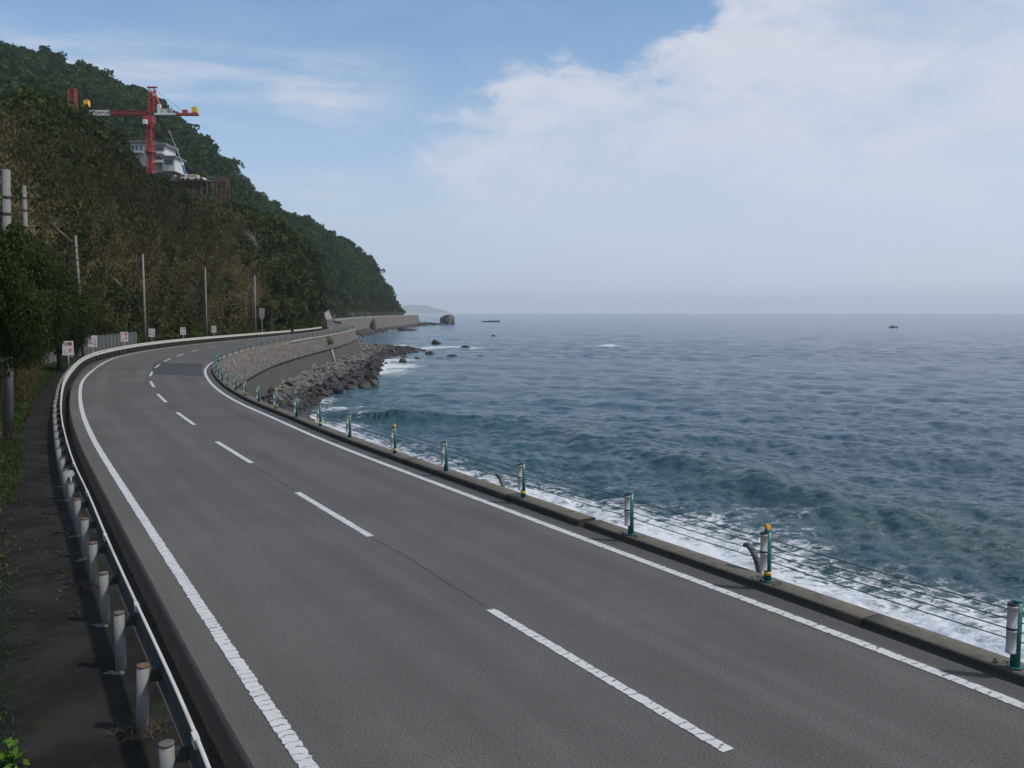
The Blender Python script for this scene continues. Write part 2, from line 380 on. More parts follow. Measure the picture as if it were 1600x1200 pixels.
RAp = [(11, -30), (7.5, -16), (3.3, -5), (-.6, 3.2), (-2.25, 6.6), (-3.48, 8.8), (-4.45, 10.5), (-6.6, 14.3), (-8.7, 18.1), (-10.7, 21.6), (-15.8, 31.2), (-21.0, 41.6), (-25.2, 50.4), (-30.3, 61.9),
       (-35.0, 73.2), (-38.4, 83), (-41.6, 95.5), (-43.9, 108), (-45.1, 120), (-45.5, 132), (-45.4, 145), (-45.2, 160), (-45.1, 181), (-46.0, 203), (-47.9, 226)]
RL = smooth_curve(RLp, .5); LL = smooth_curve(LLp, .5); RA = smooth_curve(RAp, .5, 1.5)
sRL = arclen(RL); sLL = arclen(LL); sRA = arclen(RA)

def sweep(name, path, prof, m, parent=None, zf=None, smooth=False, closed=False, s0=None, s1=None, uvs=1.0):
    """profile points (offset to the right, height) carried along a plan path; offsets may be arrays along the path"""
    s = arclen(path); Nn = normals(path); z0 = zf(path[:, 1]) if zf is not None else np.zeros(len(path))
    sel = np.ones(len(path), bool)
    if s0 is not None: sel &= s >= s0
    if s1 is not None: sel &= s <= s1
    cols = []; 
    for (o, z) in prof:
        o = np.broadcast_to(o, s.shape); z = np.broadcast_to(z, s.shape)
        cols.append(np.c_[path[:, :2] + Nn * o[:, None], z0 + z][sel])
    A = np.stack(cols, 1); n, k = A.shape[:2]
    V = A.reshape(-1, 3); kk = k if closed else k - 1
    i, j = np.meshgrid(np.arange(n - 1), np.arange(kk), indexing='ij'); j2 = (j + 1) % k
    F = np.stack([i * k + j, (i + 1) * k + j, (i + 1) * k + j2, i * k + j2], -1).reshape(-1, 4)
    pl = np.cumsum(np.r_[0, np.hypot(*np.diff(np.array([[float(np.mean(a)), float(np.mean(b))] for a, b in prof]), axis=0).T)])
    UV = np.stack(np.broadcast_arrays(s[sel][:, None] * uvs, pl[None, :] * uvs), -1).reshape(-1, 2)
    return npmesh(name, V, F, m, parent, uv=UV, smooth=smooth)
def S(o): return tag(o, kind='structure')

# ------------------------------------------------------------------ road
EDGE = .46; KO = .5
Redge = offset(RL, KO); Ledge = offset(LL, -EDGE)
n = 900
def resamp(P, n):
    s = arclen(P); t = np.linspace(0, s[-1], n); return np.stack([np.interp(t, s, P[:, i]) for i in (0, 1)], 1)
def pair(A, B):
    """pairs every point of A with the nearest point of B, kept in order"""
    d = ((A[:, None, ::1] - B[None]) ** 2).sum(-1); idx = np.maximum.accumulate(d.argmin(1)); 
    k = 9; q = np.convolve(np.pad(idx.astype(float), k, mode='edge'), np.ones(2 * k + 1) / (2 * k + 1), 'valid')
    return np.stack([np.interp(q, np.arange(len(B)), B[:, i]) for i in (0, 1)], 1)
RE = pair(Ledge, Redge)
cols = 9; V = []; UV = []
s_le = arclen(Ledge)
for j in range(cols):
    t = j / (cols - 1); P = Ledge * (1 - t) + RE * t
    V.append(np.c_[P, roadz(P[:, 1])]); UV.append(np.c_[s_le, np.full(len(P), t)])
V = np.stack(V, 1); UV = np.stack(UV, 1); nn = len(Ledge)
i, j = np.meshgrid(np.arange(nn - 1), np.arange(cols - 1), indexing='ij')
F = np.stack([i * cols + j, i * cols + j + 1, (i + 1) * cols + j + 1, (i + 1) * cols + j], -1).reshape(-1, 4)
S(npmesh('road', V.reshape(-1, 3), F, M['asphalt'], uv=UV.reshape(-1, 2)))
# painted edge lines, ragged where the material has crumbled
def ragged(path, half, zt, name, s0=0, s1=1e9, amp=.007, step=.045):
    s = arclen(path); e = min(s[-1], s1)
    near = np.arange(max(s0, 0), min(e, max(s0, 0) + 110), step); far = np.arange(min(e, max(s0, 0) + 110), e, 1.0)
    t = np.r_[near, far]; t = np.unique(np.r_[t, e])
    P = np.stack([np.interp(t, s, path[:, i]) for i in (0, 1)], 1); T = np.gradient(P, axis=0); T /= np.linalg.norm(T, axis=1)[:, None]; Nn = np.stack([T[:, 1], -T[:, 0]], 1)
    a = half + rng.normal(0, amp, len(t)); b = half + rng.normal(0, amp, len(t)); z = roadz(P[:, 1]) + zt
    V = np.empty((len(t) * 2, 3)); V[0::2] = np.c_[P - Nn * a[:, None], z]; V[1::2] = np.c_[P + Nn * b[:, None], z]
    k = np.arange(len(t) - 1) * 2; F = np.stack([k, k + 1, k + 3, k + 2], 1)
    UV = np.empty((len(t) * 2, 2)); UV[0::2] = np.c_[t, np.zeros(len(t))]; UV[1::2] = np.c_[t, np.ones(len(t))]
    return S(npmesh(name, V, F, M['line'], uv=UV))
ragged(LL, .085, .008, 'edge_line')
ragged(RL, .085, .008, 'edge_line')
dashes = [(765,952,1140,1175),(465,770,578,838),(338,690,393.5,724),(276,644,304.5,664.5),(246,615.5,260,629),(235,596,240.5,605),(238,581,234.4,588),(249.6,569.2,242.4,574.8),(266,560.4,257,564.4),(287.6,553,276,557),(311.6,546.4,298.4,550),(337.6,541.4,324,544)]
for d in dashes:
    a = np.array(at_z(d[0], d[1])); b = np.array(at_z(d[2], d[3])); L = np.linalg.norm(a - b); m_ = (a + b) / 2; u_ = (a - b) / L
    ragged(np.array([m_ - u_ * 2.5, m_, m_ + u_ * 2.5]), .075, .008, 'lane_dash', amp=.006)
for Y in (144, 154, 164.5, 175, 185, 196):
    x0 = np.interp(Y, RL[:, 1], RL[:, 0]) - .5 * (np.interp(Y, RL[:, 1], RL[:, 0]) - np.interp(Y, LL[:, 1], LL[:, 0])) - .3
    ragged(np.array([(x0, Y - 2.5), (x0, Y), (x0, Y + 2.5)], float), .075, .008, 'lane_dash')
b0 = np.array(at_z(1140, 1175)); a0 = np.array(at_z(765, 952)); dd = (b0 - a0) / np.linalg.norm(b0 - a0)
ragged(np.array([b0 + dd * 5, b0 + dd * 7.5, b0 + dd * 10]), .075, .008, 'lane_dash')
# darker relaid patch
pp = [at_z(*q) for q in ((241.5, 566), (318, 569), (314.5, 578), (316.5, 588), (239, 585), (237, 578))]
S(npmesh('asphalt_patch', [(x, y, .004) for x, y in pp], [(0, 1, 2, 5), (5, 2, 3, 4)], M['patch'], uv=[(0, 0)] * 6))
# thin seams
def seam(pts, wd=.012):
    P = smooth_curve([at_z(*q) for q in pts], .3, .5); P = P + rng.normal(0, .012, P.shape)
    o = sweep('road_crack', P, [(-wd / 2, .003), (wd / 2, .003)], M['seam']); return S(o)
seam([(580, 839), (640, 873), (700, 912), (765, 951)]); seam([(394, 725), (420, 742), (463, 769)]); seam([(262, 630), (268, 637), (276, 643)])
seam([(168, 681), (200, 680.5), (217, 679.5)], .03); seam([(240, 678), (270, 676), (292, 675)], .03)

# ------------------------------------------------------------------ kerb on the sea wall
WALLEND = 245.0
sw = float(np.interp(WALLEND, RL[:, 1], sRL))
def s_at_pix(u, v, z, path, s):
    x, y = at_z(u, v, z); return s[((path - (x, y)) ** 2).sum(1).argmin()]
breaks = [s_at_pix(905, 822, 0, RL, sRL), s_at_pix(616, 725, 0, RL, sRL), s_at_pix(786, 785, 0, RL, sRL)]
sb = breaks[0]
wall = empty('sea_wall', (0, 0, 0), label='long curved sea wall of stone facing over concrete under the cable barrier', cat='sea wall')
def kerbseg(a, b, dx=0.0, dz=0.0):
    k0 = KO + .0 + dx
    o = sweep('kerb', RL, [(k0, -.02), (k0 + .012, .115 + dz), (k0 + .035, .135 + dz), (k0 + .40, .135 + dz), (k0 + .425, .115 + dz), (k0 + .43, -.5)], M['kerb'], wall, roadz, s0=a, s1=b)
    # close the ends so the joint reads as a block end
    return o
def endcap(o):
    import bmesh
    bm = bmesh.new(); bm.from_mesh(o.data); bm.verts.ensure_lookup_table(); k = 6; n = len(bm.verts)
    bm.faces.new([bm.verts[i] for i in range(k)]); bm.faces.new([bm.verts[n - 1 - i] for i in range(k)]); bm.to_mesh(o.data); bm.free()
RLf = None
bs = [0.0, sb - 6.9, sb, breaks[2], breaks[1], breaks[1] + 12, breaks[1] + 24, breaks[1] + 36, sw * .5, sw * .6, sw * .7, sw * .8, sw * .9, sw]
bs = sorted(bs)
def resweep(path, a, b, prof, m, parent, name, zf=roadz, step=.5, **k):
    s = arclen(path); t = np.linspace(a, b, max(4, int((b - a) / step))); P = np.stack([np.interp(t, s, path[:, i]) for i in (0, 1)], 1)
    return sweep(name, P, prof, m, parent, zf, **k)
for q in range(len(bs) - 1):
    a, b = bs[q], bs[q + 1]
    if b - a < .3: continue
    far_side = a >= sb - .01
    dx = 0.0 if far_side else .035; dz = .012 if far_side else -.012
    gap = .13 if abs(b - sb) < .05 else .012
    k0 = KO + dx
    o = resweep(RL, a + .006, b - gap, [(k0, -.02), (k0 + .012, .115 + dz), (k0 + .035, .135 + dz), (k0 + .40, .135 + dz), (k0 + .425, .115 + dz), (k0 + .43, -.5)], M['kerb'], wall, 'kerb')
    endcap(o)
# facing: stone above, concrete below, both with batter
W0 = KO + .44
def bow(Y): return 0
sweep('stone_facing', RL, [(KO + .02, -.06), (W0, -.06), (W0 + .1, -.5), (W0 + .62, -2.55), (W0 + .62, -2.75), (W0 + .40, -2.78)], M['stone'], wall, roadz, s1=sw)
sweep('concrete_base', RL, [(W0 + .35, -2.7), (W0 + .42, -2.95), (W0 + 1.15, -6.0), (W0 + 1.5, -9.5)], M['conc'], wall, roadz, s1=sw)
# drain apron on the concrete
xs, ys = at_z(512, 560, -6.0)
ap = MB(); s_ap = sRL[((RL - np.array((np.interp(176, RL[:, 1], RL[:, 0]), 176))) ** 2).sum(1).argmin()]
resweep(RL, s_ap - .9, s_ap + .9, [(W0 + .44, -2.82), (W0 + .62, -2.9), (W0 + 1.55, -6.6), (W0 + 1.3, -6.6)], M['pale_conc'], wall, 'drain_apron')
sweep('wall_coping', RL, [(W0 + .0, -.02), (W0 + .12, -.03), (W0 + .14, -.2), (W0 + .02, -.21)], M['pale_conc'], wall, roadz, s0=sw * .62, s1=sw)
far_wall = empty('sea_wall', (0, 0, 0), label='distant grey sea wall with low parapet round the foot of the headland', cat='sea wall')
sweep('stone_facing', RL, [(W0, 0), (W0 + .6, -2.5), (W0 + 1.6, -6.5), (W0 + 2.6, -10)], M['stone'], far_wall, roadz, s0=sw)
sweep('parapet', RL, [(KO, -.05), (KO + .02, .78), (W0 + .04, .78), (W0 + .05, -.05)], M['far_conc'], far_wall, roadz, s0=sw + 60)
resweep(RL, sRL[-1] - .6, sRL[-1], [(-9, -.05), (-9, .75), (W0 + .05, .75), (W0 + 1.6, -6.5), (W0 + 2.6, -10), (-9, -10)], M['stone'], far_wall, 'end_wall')

# ------------------------------------------------------------------ ditch, pavement, verge
dl = np.minimum(0, -(pair(LL, RA) - LL) @ np.array([0, 0])) if False else None
RAL = pair(LL, RA); ok = LL[:, 1] < 222
dvec = np.hypot(*(RAL - LL).T); dist = np.clip(dvec, .95, 2.6)
sel = LL[:, 1] < 224
Pl = LL[sel]; dq = dist[sel]
sweep('ditch', Pl, [(-EDGE, 0), (-EDGE - .06, -.03), (-EDGE - .075, -.42), (-dq + .12, -.44), (-dq + .11, -.05), (-dq + .0, .0), (-dq - .1, .0)], M['ditch'], None, None)['kind'] = 'structure'
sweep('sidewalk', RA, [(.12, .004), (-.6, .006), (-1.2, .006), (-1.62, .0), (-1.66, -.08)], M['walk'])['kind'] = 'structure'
sweep('verge', RA, [(-1.55, -.02), (-2.4, .03), (-4.5, .15), (-7.5, .3)], M['soil'])['kind'] = 'structure'
sweep('verge', LL[LL[:, 1] > 215], [(-.4, -.01), (-3, .1), (-9, .8)], M['soil'], None, roadz)['kind'] = 'structure'
# ------------------------------------------------------------------ sea
exec_sea = True
CLX = RL  # coast line path
def shore_off(Y): return np.interp(Y, [-30, 10, 50, 75, 95, 110, 130, 150, 170, 195, 215, 240, 255, 285, 315, 340, 360, 380, 430, 530, 560, 600, 640, 700, 860],
                                   [17, 17, 17, 13, 9, 6.2, 7, 9, 10.5, 9.5, 8, 9, 15, 27, 27, 17, 7, 3.5, 3, 4, 6, 7, 6, 5, 9])
SH = offset(RL, shore_off(RL[:, 1]))
_NR = normals(RL)
def coast_dist(X, Y, P, st=5):
    """distance from a path, worked out on a coarser lattice and interpolated"""
    Pc = P[::4]; n, m = X.shape; ri = np.unique(np.r_[np.arange(0, n, st), n - 1]); ci = np.unique(np.r_[np.arange(0, m, st), m - 1])
    q = np.stack([X[np.ix_(ri, ci)].ravel(), Y[np.ix_(ri, ci)].ravel()], 1); res = np.empty(len(q))
    for a in range(0, len(q), 8000):
        d = ((q[a:a + 8000, None] - Pc[None]) ** 2).sum(-1); res[a:a + 8000] = np.sqrt(d.min(1))
    R = res.reshape(len(ri), len(ci)); fr = np.interp(np.arange(n), ri, np.arange(len(ri))); fc_ = np.interp(np.arange(m), ci, np.arange(len(ci)))
    a0 = np.minimum(fr.astype(int), len(ri) - 2); b0 = np.minimum(fc_.astype(int), len(ci) - 2); wa = (fr - a0)[:, None]; wb = (fc_ - b0)[None]
    g = lambda a, b: R[np.ix_(a, b)]
    return (g(a0, b0) * (1 - wa) + g(a0 + 1, b0) * wa) * (1 - wb) + (g(a0, b0 + 1) * (1 - wa) + g(a0 + 1, b0 + 1) * wa) * wb
def vnoise(X, Y, seed, sc_):
    r = np.random.default_rng(seed); tab = r.random((256, 256)); x = X / sc_; y = Y / sc_
    xi = np.floor(x).astype(int); yi = np.floor(y).astype(int); fx = x - xi; fy = y - yi; fx = fx * fx * (3 - 2 * fx); fy = fy * fy * (3 - 2 * fy)
    g = lambda a, b: tab[a & 255, b & 255]
    return (g(xi, yi) * (1 - fx) + g(xi + 1, yi) * fx) * (1 - fy) + (g(xi, yi + 1) * (1 - fx) + g(xi + 1, yi + 1) * fx) * fy
def fbm(X, Y, seed, sc_, o=4):
    return sum(vnoise(X, Y, seed + k, sc_ / 2 ** k) * .5 ** (k + 1) for k in range(o))
foam_spots = [(950, 540, 5.0, 1.15, 1.6), (600, 572, 10, 1.2, .9), (615, 563, 9, .9, .9), (592, 582, 7, 1.0, .9), (612, 580, 6, .8, .8), (640, 546, 9, .95, .9), (655, 545, 9, .9, .8), (672, 543.5, 9, .85, .6), (700, 542, 10, .85, .6), (735, 544, 8, .85, .6),
              (620, 540, 10, .8, .5), (640, 508.5, 14, 1.1, 1.2), (655, 507.5, 12, .9, 1.0), (690, 508, 12, .6, .4), (665, 507, 12, .7, .4), (706, 507.5, 10, .5, .4), (755, 504.5, 14, .6, .25), (610, 519, 10, .5, .5), (585, 516, 8, .5, .5),
              (1160, 515, 30, .28, .3), (500, 625, 4, .75, .8), (520, 640, 4, .7, .8), (545, 664, 4, .75, .8), (560, 637, 1.3, .8, .6), (540, 660, 3, .6, .6), (570, 650, 1.5, .7, .6), (640, 700, 4, .45, 1), (600, 588, 6, .5, .7), (625, 585, 5, .6, .5), (760, 735, 3, .4, .6)]
rowsv = np.r_[np.linspace(1250, 560, 900), np.linspace(559.5, 500, 200)[:], np.linspace(499.6, 490.2, 60)]
rr = (CAMH - SEA) * FPX / (rowsv - HZ); rr = np.r_[rr, 12000.0]
azs = np.linspace(rad(-36), rad(44), 1150)
Rg, Ag = np.meshgrid(rr, azs, indexing='ij'); X = Rg * np.tan(Ag) if False else Rg * np.sin(Ag); Yg = Rg * np.cos(Ag)
cell = np.maximum(np.gradient(Rg, axis=0).__abs__(), Rg * (azs[1] - azs[0]))
Z = np.zeros_like(X); DX = np.zeros_like(X); DY = np.zeros_like(X)
rw = np.random.default_rng(11)
for k in range(64):
    lam = 0.55 * (34 / 0.55) ** (k / 63); lam *= rw.uniform(.9, 1.1)
    th = rad(-118) + rw.normal(0, .42 if lam > 8 else .75)
    amp = .0125 * lam ** 0.50; amp *= .6 if lam > 12 else 1.0
    kx, ky = math.cos(th) * 2 * math.pi / lam, math.sin(th) * 2 * math.pi / lam
    fade = np.clip(lam / (cell * 2.2) - .6, 0, 1) * (.55 + .9 * vnoise(X, Yg, 50 + k, lam * 6 + 12))
    ph = kx * X + ky * Yg + rw.uniform(0, 6.28) + 2.5 * vnoise(X, Yg, 150 + k, lam * 3.1 + 5)
    Z += amp * fade * np.sin(ph); q = amp * fade * np.cos(ph) * .75; DX += math.cos(th) * q; DY += math.sin(th) * q
# the green swell running in parallel with the shore
swp = np.array([at_z(u, v, SEA) for u, v in ((640, 655), (760, 662), (830, 668), (900, 683), (1000, 712), (1090, 738), (1200, 765), (1320, 795), (1450, 822), (1600, 856), (1900, 930))])
swp = smooth_curve(swp, 1.0, 3.0)
dsw = coast_dist(X, Yg, np.repeat(swp, 4, axis=0))
dS = coast_dist(X, Yg, SH)
dW = coast_dist(X, Yg, RL)
# seaward side sign of the swell via distance to shore
side = np.where(coast_dist(X, Yg, np.repeat(offset(swp, 3.0), 4, axis=0)) < coast_dist(X, Yg, np.repeat(offset(swp, -3.0), 4, axis=0)), 1, -1)
wob = (fbm(X, Yg, 900, 16, 3) - .45) * 5
ds_ = dsw * side + wob
sl = np.exp(-(ds_ / np.where(ds_ > 0, 2.4, 7.0)) ** 2)
front = np.clip(ds_ / 1.6, 0, 1) * np.exp(-(np.maximum(ds_, 0) / 3.6) ** 2)
Z += .8 * sl * (.55 + .8 * vnoise(X, Yg, 31, 14))
Z *= np.clip(dS / 6 + .35, .35, 1)
foam = np.zeros_like(X)
shore_w = np.interp(Yg, [0, 45, 60, 72, 90, 120], [15.5, 14.0, 11.0, 6.8, 4.6, 3.0])
ns = fbm(X, Yg, 400, 7, 4); ns2 = fbm(X * .6 + Yg * .3, Yg - X * .4, 470, 2.2, 4)
foam = np.clip(1.3 - 1.2 * dS / (shore_w * (.55 + 1.1 * ns)), 0, 1) * np.where(Yg < 62, 1.0, np.where(Yg < 110, .8, .35 + .9 * (vnoise(X, Yg, 77, 22) > .5)))
foam = np.maximum(foam, np.clip(.55 - (dS - shore_w) / (shore_w * 1.6), 0, .42) * (Yg < 110) * np.clip(ns2 * 1.8 - .35, 0, 1))
for (u, v, r_, st, asp) in foam_spots:
    x, y = at_z(u, v, SEA); d = np.hypot((X - x) / 1.0, (Yg - y) / max(asp, .25) / 1.6) / r_ 
    foam = np.maximum(foam, st * np.clip(1.25 - d * (.6 + .9 * ns2), 0, 1))
crest = np.clip((sl - .75) * 3, 0, 1) * np.clip(ns * 3 - 1.35, 0, 1) * np.clip((X - 8) / 20, .1, 1) * .4
foam = np.maximum(foam, crest)
turb = np.clip(1.1 - dS / 46, 0, 1) * .8 + .35 * sl + .7 * front + .25 * np.clip((X + 5) / 60, 0, 1) * np.clip(1 - dS / 160, 0, 1)
nr, na = X.shape
V = np.stack([X - DX, Yg - DY, Z + SEA], -1).reshape(-1, 3)
i, j = np.meshgrid(np.arange(nr - 1), np.arange(na - 1), indexing='ij')
F = np.stack([i * na + j, i * na + j + 1, (i + 1) * na + j + 1, (i + 1) * na + j], -1).reshape(-1, 4)
m, N, b = mat('sea water', .14, .5); b.inputs['IOR'].default_value = 1.33
p = pos(N)
fa = N.n('ShaderNodeAttribute', attribute_name='foam').outputs['Fac']; tb = N.n('ShaderNodeAttribute', attribute_name='turb').outputs['Fac']
mp = N.n('ShaderNodeMapping', {'Vector': p, 'Rotation': (0, 0, rad(28)), 'Scale': (.55, 1.0, 1)}).outputs[0]
f1 = N.noise(mp, 1.1, 8, .68, 1.2); f2 = N.noise(mp, 5.5, 6, .7, .8)
vo = N.n('ShaderNodeTexVoronoi', {'Vector': N.n('ShaderNodeVectorMath', {0: mp, 1: N.n('ShaderNodeCombineXYZ', {0: N.math('MULTIPLY', f1, 1.6), 1: N.math('MULTIPLY', f2, .8)}).outputs[0]}, operation='ADD').outputs[0], 'Scale': 1.5}, feature='DISTANCE_TO_EDGE').outputs[0]
lace = N.math('SUBTRACT', 1.0, N.smooth(vo, .0, .22))
fn = N.math('ADD', N.math('MULTIPLY', f1, .62), N.math('ADD', N.math('MULTIPLY', f2, .26), N.math('MULTIPLY', lace, .2)))
ff = N.smooth(N.math('ADD', fn, N.math('MULTIPLY', fa, .60)), .79, 1.02)
ff = N.math('MULTIPLY', ff, N.smooth(fa, .02, .16))
deep = N.mix(tb, (.032, .084, .135), (.036, .085, .090))
big = N.noise(N.n('ShaderNodeMapping', {'Vector': p, 'Scale': (.3, 1, 1)}).outputs[0], .02, 4, .55)
deep = N.mix(N.math('MULTIPLY', big, .5), deep, (.008, .028, .045))
col = N.mix(ff, deep, (.55, .58, .61))
setc(N, b, 'Base Color', col)
setc(N, b, 'Roughness', N.math('MULTIPLY_ADD', ff, .6, .13))
setc(N, b, 'Specular IOR Level', N.math('MULTIPLY_ADD', ff, -.35, .5))
r1 = N.noise(N.n('ShaderNodeMapping', {'Vector': p, 'Scale': (.8, 1, 1)}).outputs[0], 2.4, 6, .65)
r2 = N.noise(N.n('ShaderNodeMapping', {'Vector': p, 'Scale': (.45, 1, 1)}).outputs[0], .55, 6, .62)
r3 = N.noise(N.n('ShaderNodeMapping', {'Vector': p, 'Scale': (.4, 1, 1)}).outputs[0], .05, 5, .6)
r4 = N.noise(N.n('ShaderNodeMapping', {'Vector': p, 'Scale': (.55, 1, 1), 'Rotation': (0, 0, .25)}).outputs[0], .17, 5, .6)
hh = N.math('ADD', N.math('ADD', N.math('MULTIPLY', r1, .15), N.math('MULTIPLY', r2, .60)), N.math('ADD', N.math('MULTIPLY', r3, 1.3), N.math('MULTIPLY', r4, 1.0)))
hh = N.math('ADD', hh, N.math('MULTIPLY', ff, .06))
bump(N, b, hh, .85, 1.0)
sea = npmesh('sea', V, F, m, smooth=True); sea['kind'] = 'structure'
for nm, A in (('foam', foam), ('turb', turb)):
    at = sea.data.attributes.new(nm, 'FLOAT', 'POINT'); at.data.foreach_set('value', np.clip(A, 0, 1).astype(np.float32).ravel())
#@@PART2
# ------------------------------------------------------------------ cable barrier on the kerb
cab = empty('cable_barrier', (0, 0, 0), label='cable barrier of teal posts and four steel cables on the sea wall kerb', cat='barrier')
PO = KO + .17
PL = offset(RL, PO); sPL = arclen(PL)
posts_px = [(1592,1048),(1205,915),(968.5,832),(811,778),(699,738.5),(614.5,709),(547.5,684),(498.5,667),(459,652),(427,638.5),(403,628),(381.5,618.5),(366,610),(353,602)]
ps = []
for u, v in posts_px:
    x, y = at_z(u, v, .135); ps.append(float(sPL[((PL - (x, y)) ** 2).sum(1).argmin()]))
step = ps[0] - 3.8; pre = []
while step > 20: pre.append(step); step -= 3.8
nxt = ps[-1] + 3.7
while nxt < sw - 4:
    ps.append(nxt); nxt += 3.7 if len(ps) < 22 else 5.0
allp = sorted(pre)[-2:] + ps
first = len(sorted(pre)[-2:])
def yaw_at(path, s, ss):
    T = np.array([np.interp(ss + .5, s, path[:, i]) - np.interp(ss - .5, s, path[:, i]) for i in (0, 1)]); return math.atan2(T[1], T[0])
pm = MB().tube([(0, 0, -.02), (0, 0, .82)], .057, 14); pm.tube([(0, 0, .815), (0, 0, .835)], .06, 14); pm.tube([(0, 0, -.005), (0, 0, .02)], .085, 12)
post_me = pm.build('post', M['green'], smooth=True, mesh_only=True)
def sleeve_mesh(z0, z1): return MB().tube([(0, 0, z0), (0, 0, z0 + .012), (0, 0, z0 + .014), (0, 0, z1 - .03), (0, 0, z1 - .028), (0, 0, z1)], [.060, .062, .058, .058, .062, .060], 16).build('reflector_sleeve', M['white'], smooth=True, mesh_only=True)
sleeve_mes = [sleeve_mesh(.50, .775), sleeve_mesh(.19, .475)]
cap_mes = [MB().tube([(0, 0, a), (0, 0, b)], .061, 16).build('black_cap', M['black'], smooth=True, mesh_only=True) for a, b in ((.476, .499), (.776, .80))]
ye_me = MB().tube([(0, 0, .105), (0, 0, .165)], .059, 14).build('yellow_band', M['yellow'], smooth=True, mesh_only=True)
ob = MB(); ob.tube([(-.03, 0, .875), (.03, 0, .875)], .045, 14)
ball_me = ob.build('orange_reflector', M['orange'], smooth=True, mesh_only=True)
def sub(me, name, par, loc=(0, 0, 0)):
    o = bpy.data.objects.new(name, me); link(o, par); o.location = loc; return o
cab_pts = []
for q, s_ in enumerate(allp):
    x, y = (float(np.interp(s_, sPL, PL[:, i])) for i in (0, 1)); z = float(roadz(y)) + .135
    o = sub(post_me, 'post', cab, (x, y, z)); yaw = yaw_at(PL, sPL, s_); o.rotation_euler = (random.uniform(-.012, .012), random.uniform(-.012, .012), yaw)
    cab_pts.append((x, y, z)); k = q - first
    if q % 1 == 0 and s_ < ps[0] + 110:
        off = (.02, .068, 0)      # towards the road
        for me_ in sleeve_mes: sub(me_, 'reflector_sleeve', o, off)
        for me_ in cap_mes: sub(me_, 'black_cap', o, off)
        if k % 2 == 1: sub(ye_me, 'yellow_band', o)
        if k in (1, 5, 9, 13): sub(ball_me, 'orange_reflector', o, (.03, -.02, 0))
for h in (.33, .45, .57, .69):
    mb = MB(); pts_ = []
    for q in range(len(cab_pts) - 1):
        a, b = Vector(cab_pts[q]), Vector(cab_pts[q + 1])
        for t in (0, .33, .66): c = a.lerp(b, t); pts_.append((c.x, c.y, c.z + h - .01 * (t > 0)))
    c = cab_pts[-1]; pts_.append((c[0], c[1], c[2] + h))
    mb.tube(pts_, .008, 6); mb.build('cable', M['cable'], cab)
# rubble and rusty chips at the nearest post feet
for q in range(first, first + 4):
    x, y, z = cab_pts[q]; mb = MB()
    for _ in range(26):
        a = random.uniform(0, 6.28); r = random.uniform(.06, .2); sz = random.uniform(.008, .022)
        t = np.array([math.cos(yaw_at(PL, sPL, allp[q])), math.sin(yaw_at(PL, sPL, allp[q]))]); al = random.uniform(-.28, .28); ac = random.uniform(-.12, .12)
        mb.box((x + t[0] * al - t[1] * ac, y + t[1] * al + t[0] * ac, z + sz * .35), (sz, sz * 1.4, sz * .8), Matrix.Rotation(a, 3, 'Z'))
    tag(mb.build('mortar_chips', M['dry']), label=('pale mortar chips on the kerb at the foot of the ' + ('nearest teal post at the right edge', 'teal post with the orange reflector nearest the viewer', 'third teal post counted from the right', 'fourth teal post counted from the right')[q - first]), cat='debris', kind='stuff')
# bent pipes sticking up behind the kerb
for (u, v, lab, hgt) in ((793, 770, 'short bent grey pipe hooked over the back of the kerb near the middle posts', .34), (1199, 846, 'bent grey pipe behind the kerb beside the post with the orange reflector', .5)):
    Y_ = np.interp(u, [786, 1195], [19.9, 14.25]); x, y, z = at_y(u, v, Y_); z = .0
    OP = offset(RL, W0 + .08); uu_ = 800 + FPX * OP[:, 0] / np.maximum(OP[:, 1], 1); kk_ = int(np.where(OP[:, 1] > 3, np.abs(uu_ - u), 1e9).argmin()); s_ = sRL[kk_]; bx, by = OP[kk_]
    T = np.array([math.cos(yaw_at(RL, sRL, s_)), math.sin(yaw_at(RL, sRL, s_))])
    g = lambda a, h: (bx + T[0] * a, by + T[1] * a, h)
    mb = MB(); hh_ = hgt
    mb.tube([g(-.06, -.7), g(-.02, .0), g(.06, hh_ * .5), g(.16, hh_ * .85), g(.28, hh_), g(.37, hh_ * .97)], [.045, .046, .05, .055, .05, .03], 10)
    tag(mb.build('bent_pipe', M['pipe'], smooth=True), label=lab, cat='pipe')

# ------------------------------------------------------------------ guard rail on the inland side
def guardrail(name, a, b, label, first_post=None):
    g = empty(name, (0, 0, 0), label=label, cat='guard rail')
    prof = [(.0, .45), (.035, .49), (.038, .54), (.008, .59), (.004, .635), (.008, .67), (.038, .72), (.036, .765), (.02, .80), (-.010, .806), (-.012, .797)]
    resweep(RA, a, b, [(q_[0] - .010, q_[1]) for q_ in prof[:9]], M['beam_back'], g, 'beam_back', None, .35)
    L = 4.0; q = a
    k = 0
    resweep(RA, a, b, prof, M['beam'], g, 'beam', None, .35)
    while q < b:
        x, y = (float(np.interp(q, sRA, RA[:, i])) for i in (0, 1)); yw = yaw_at(RA, sRA, q); R_ = Matrix.Rotation(yw, 3, 'Z')
        if y < 60:
            jm = MB(); jm.box((x, y, .805), (.16, .05, .014), R_)
            for dx_ in (-.06, .06):
                pass
            jm.box((x, y, .76), (.14, .045, .09), R_); jm.build('splice_joint', M['beam'], g)
        q += L / 1.0
    return g
gr1_b = float(sRA[np.abs(RA[:, 1] - 183).argmin()]); s2 = float(sRA[-1])
g1_ = guardrail('guard_rail', 12, gr1_b, 'long cream guard rail curving between the road and the old pavement')
g2_ = guardrail('guard_rail', gr1_b + 3, s2, 'short separate stretch of cream guard rail beyond the gap at the trees')
GP = offset(RA, -.20); sGP = arclen(GP)
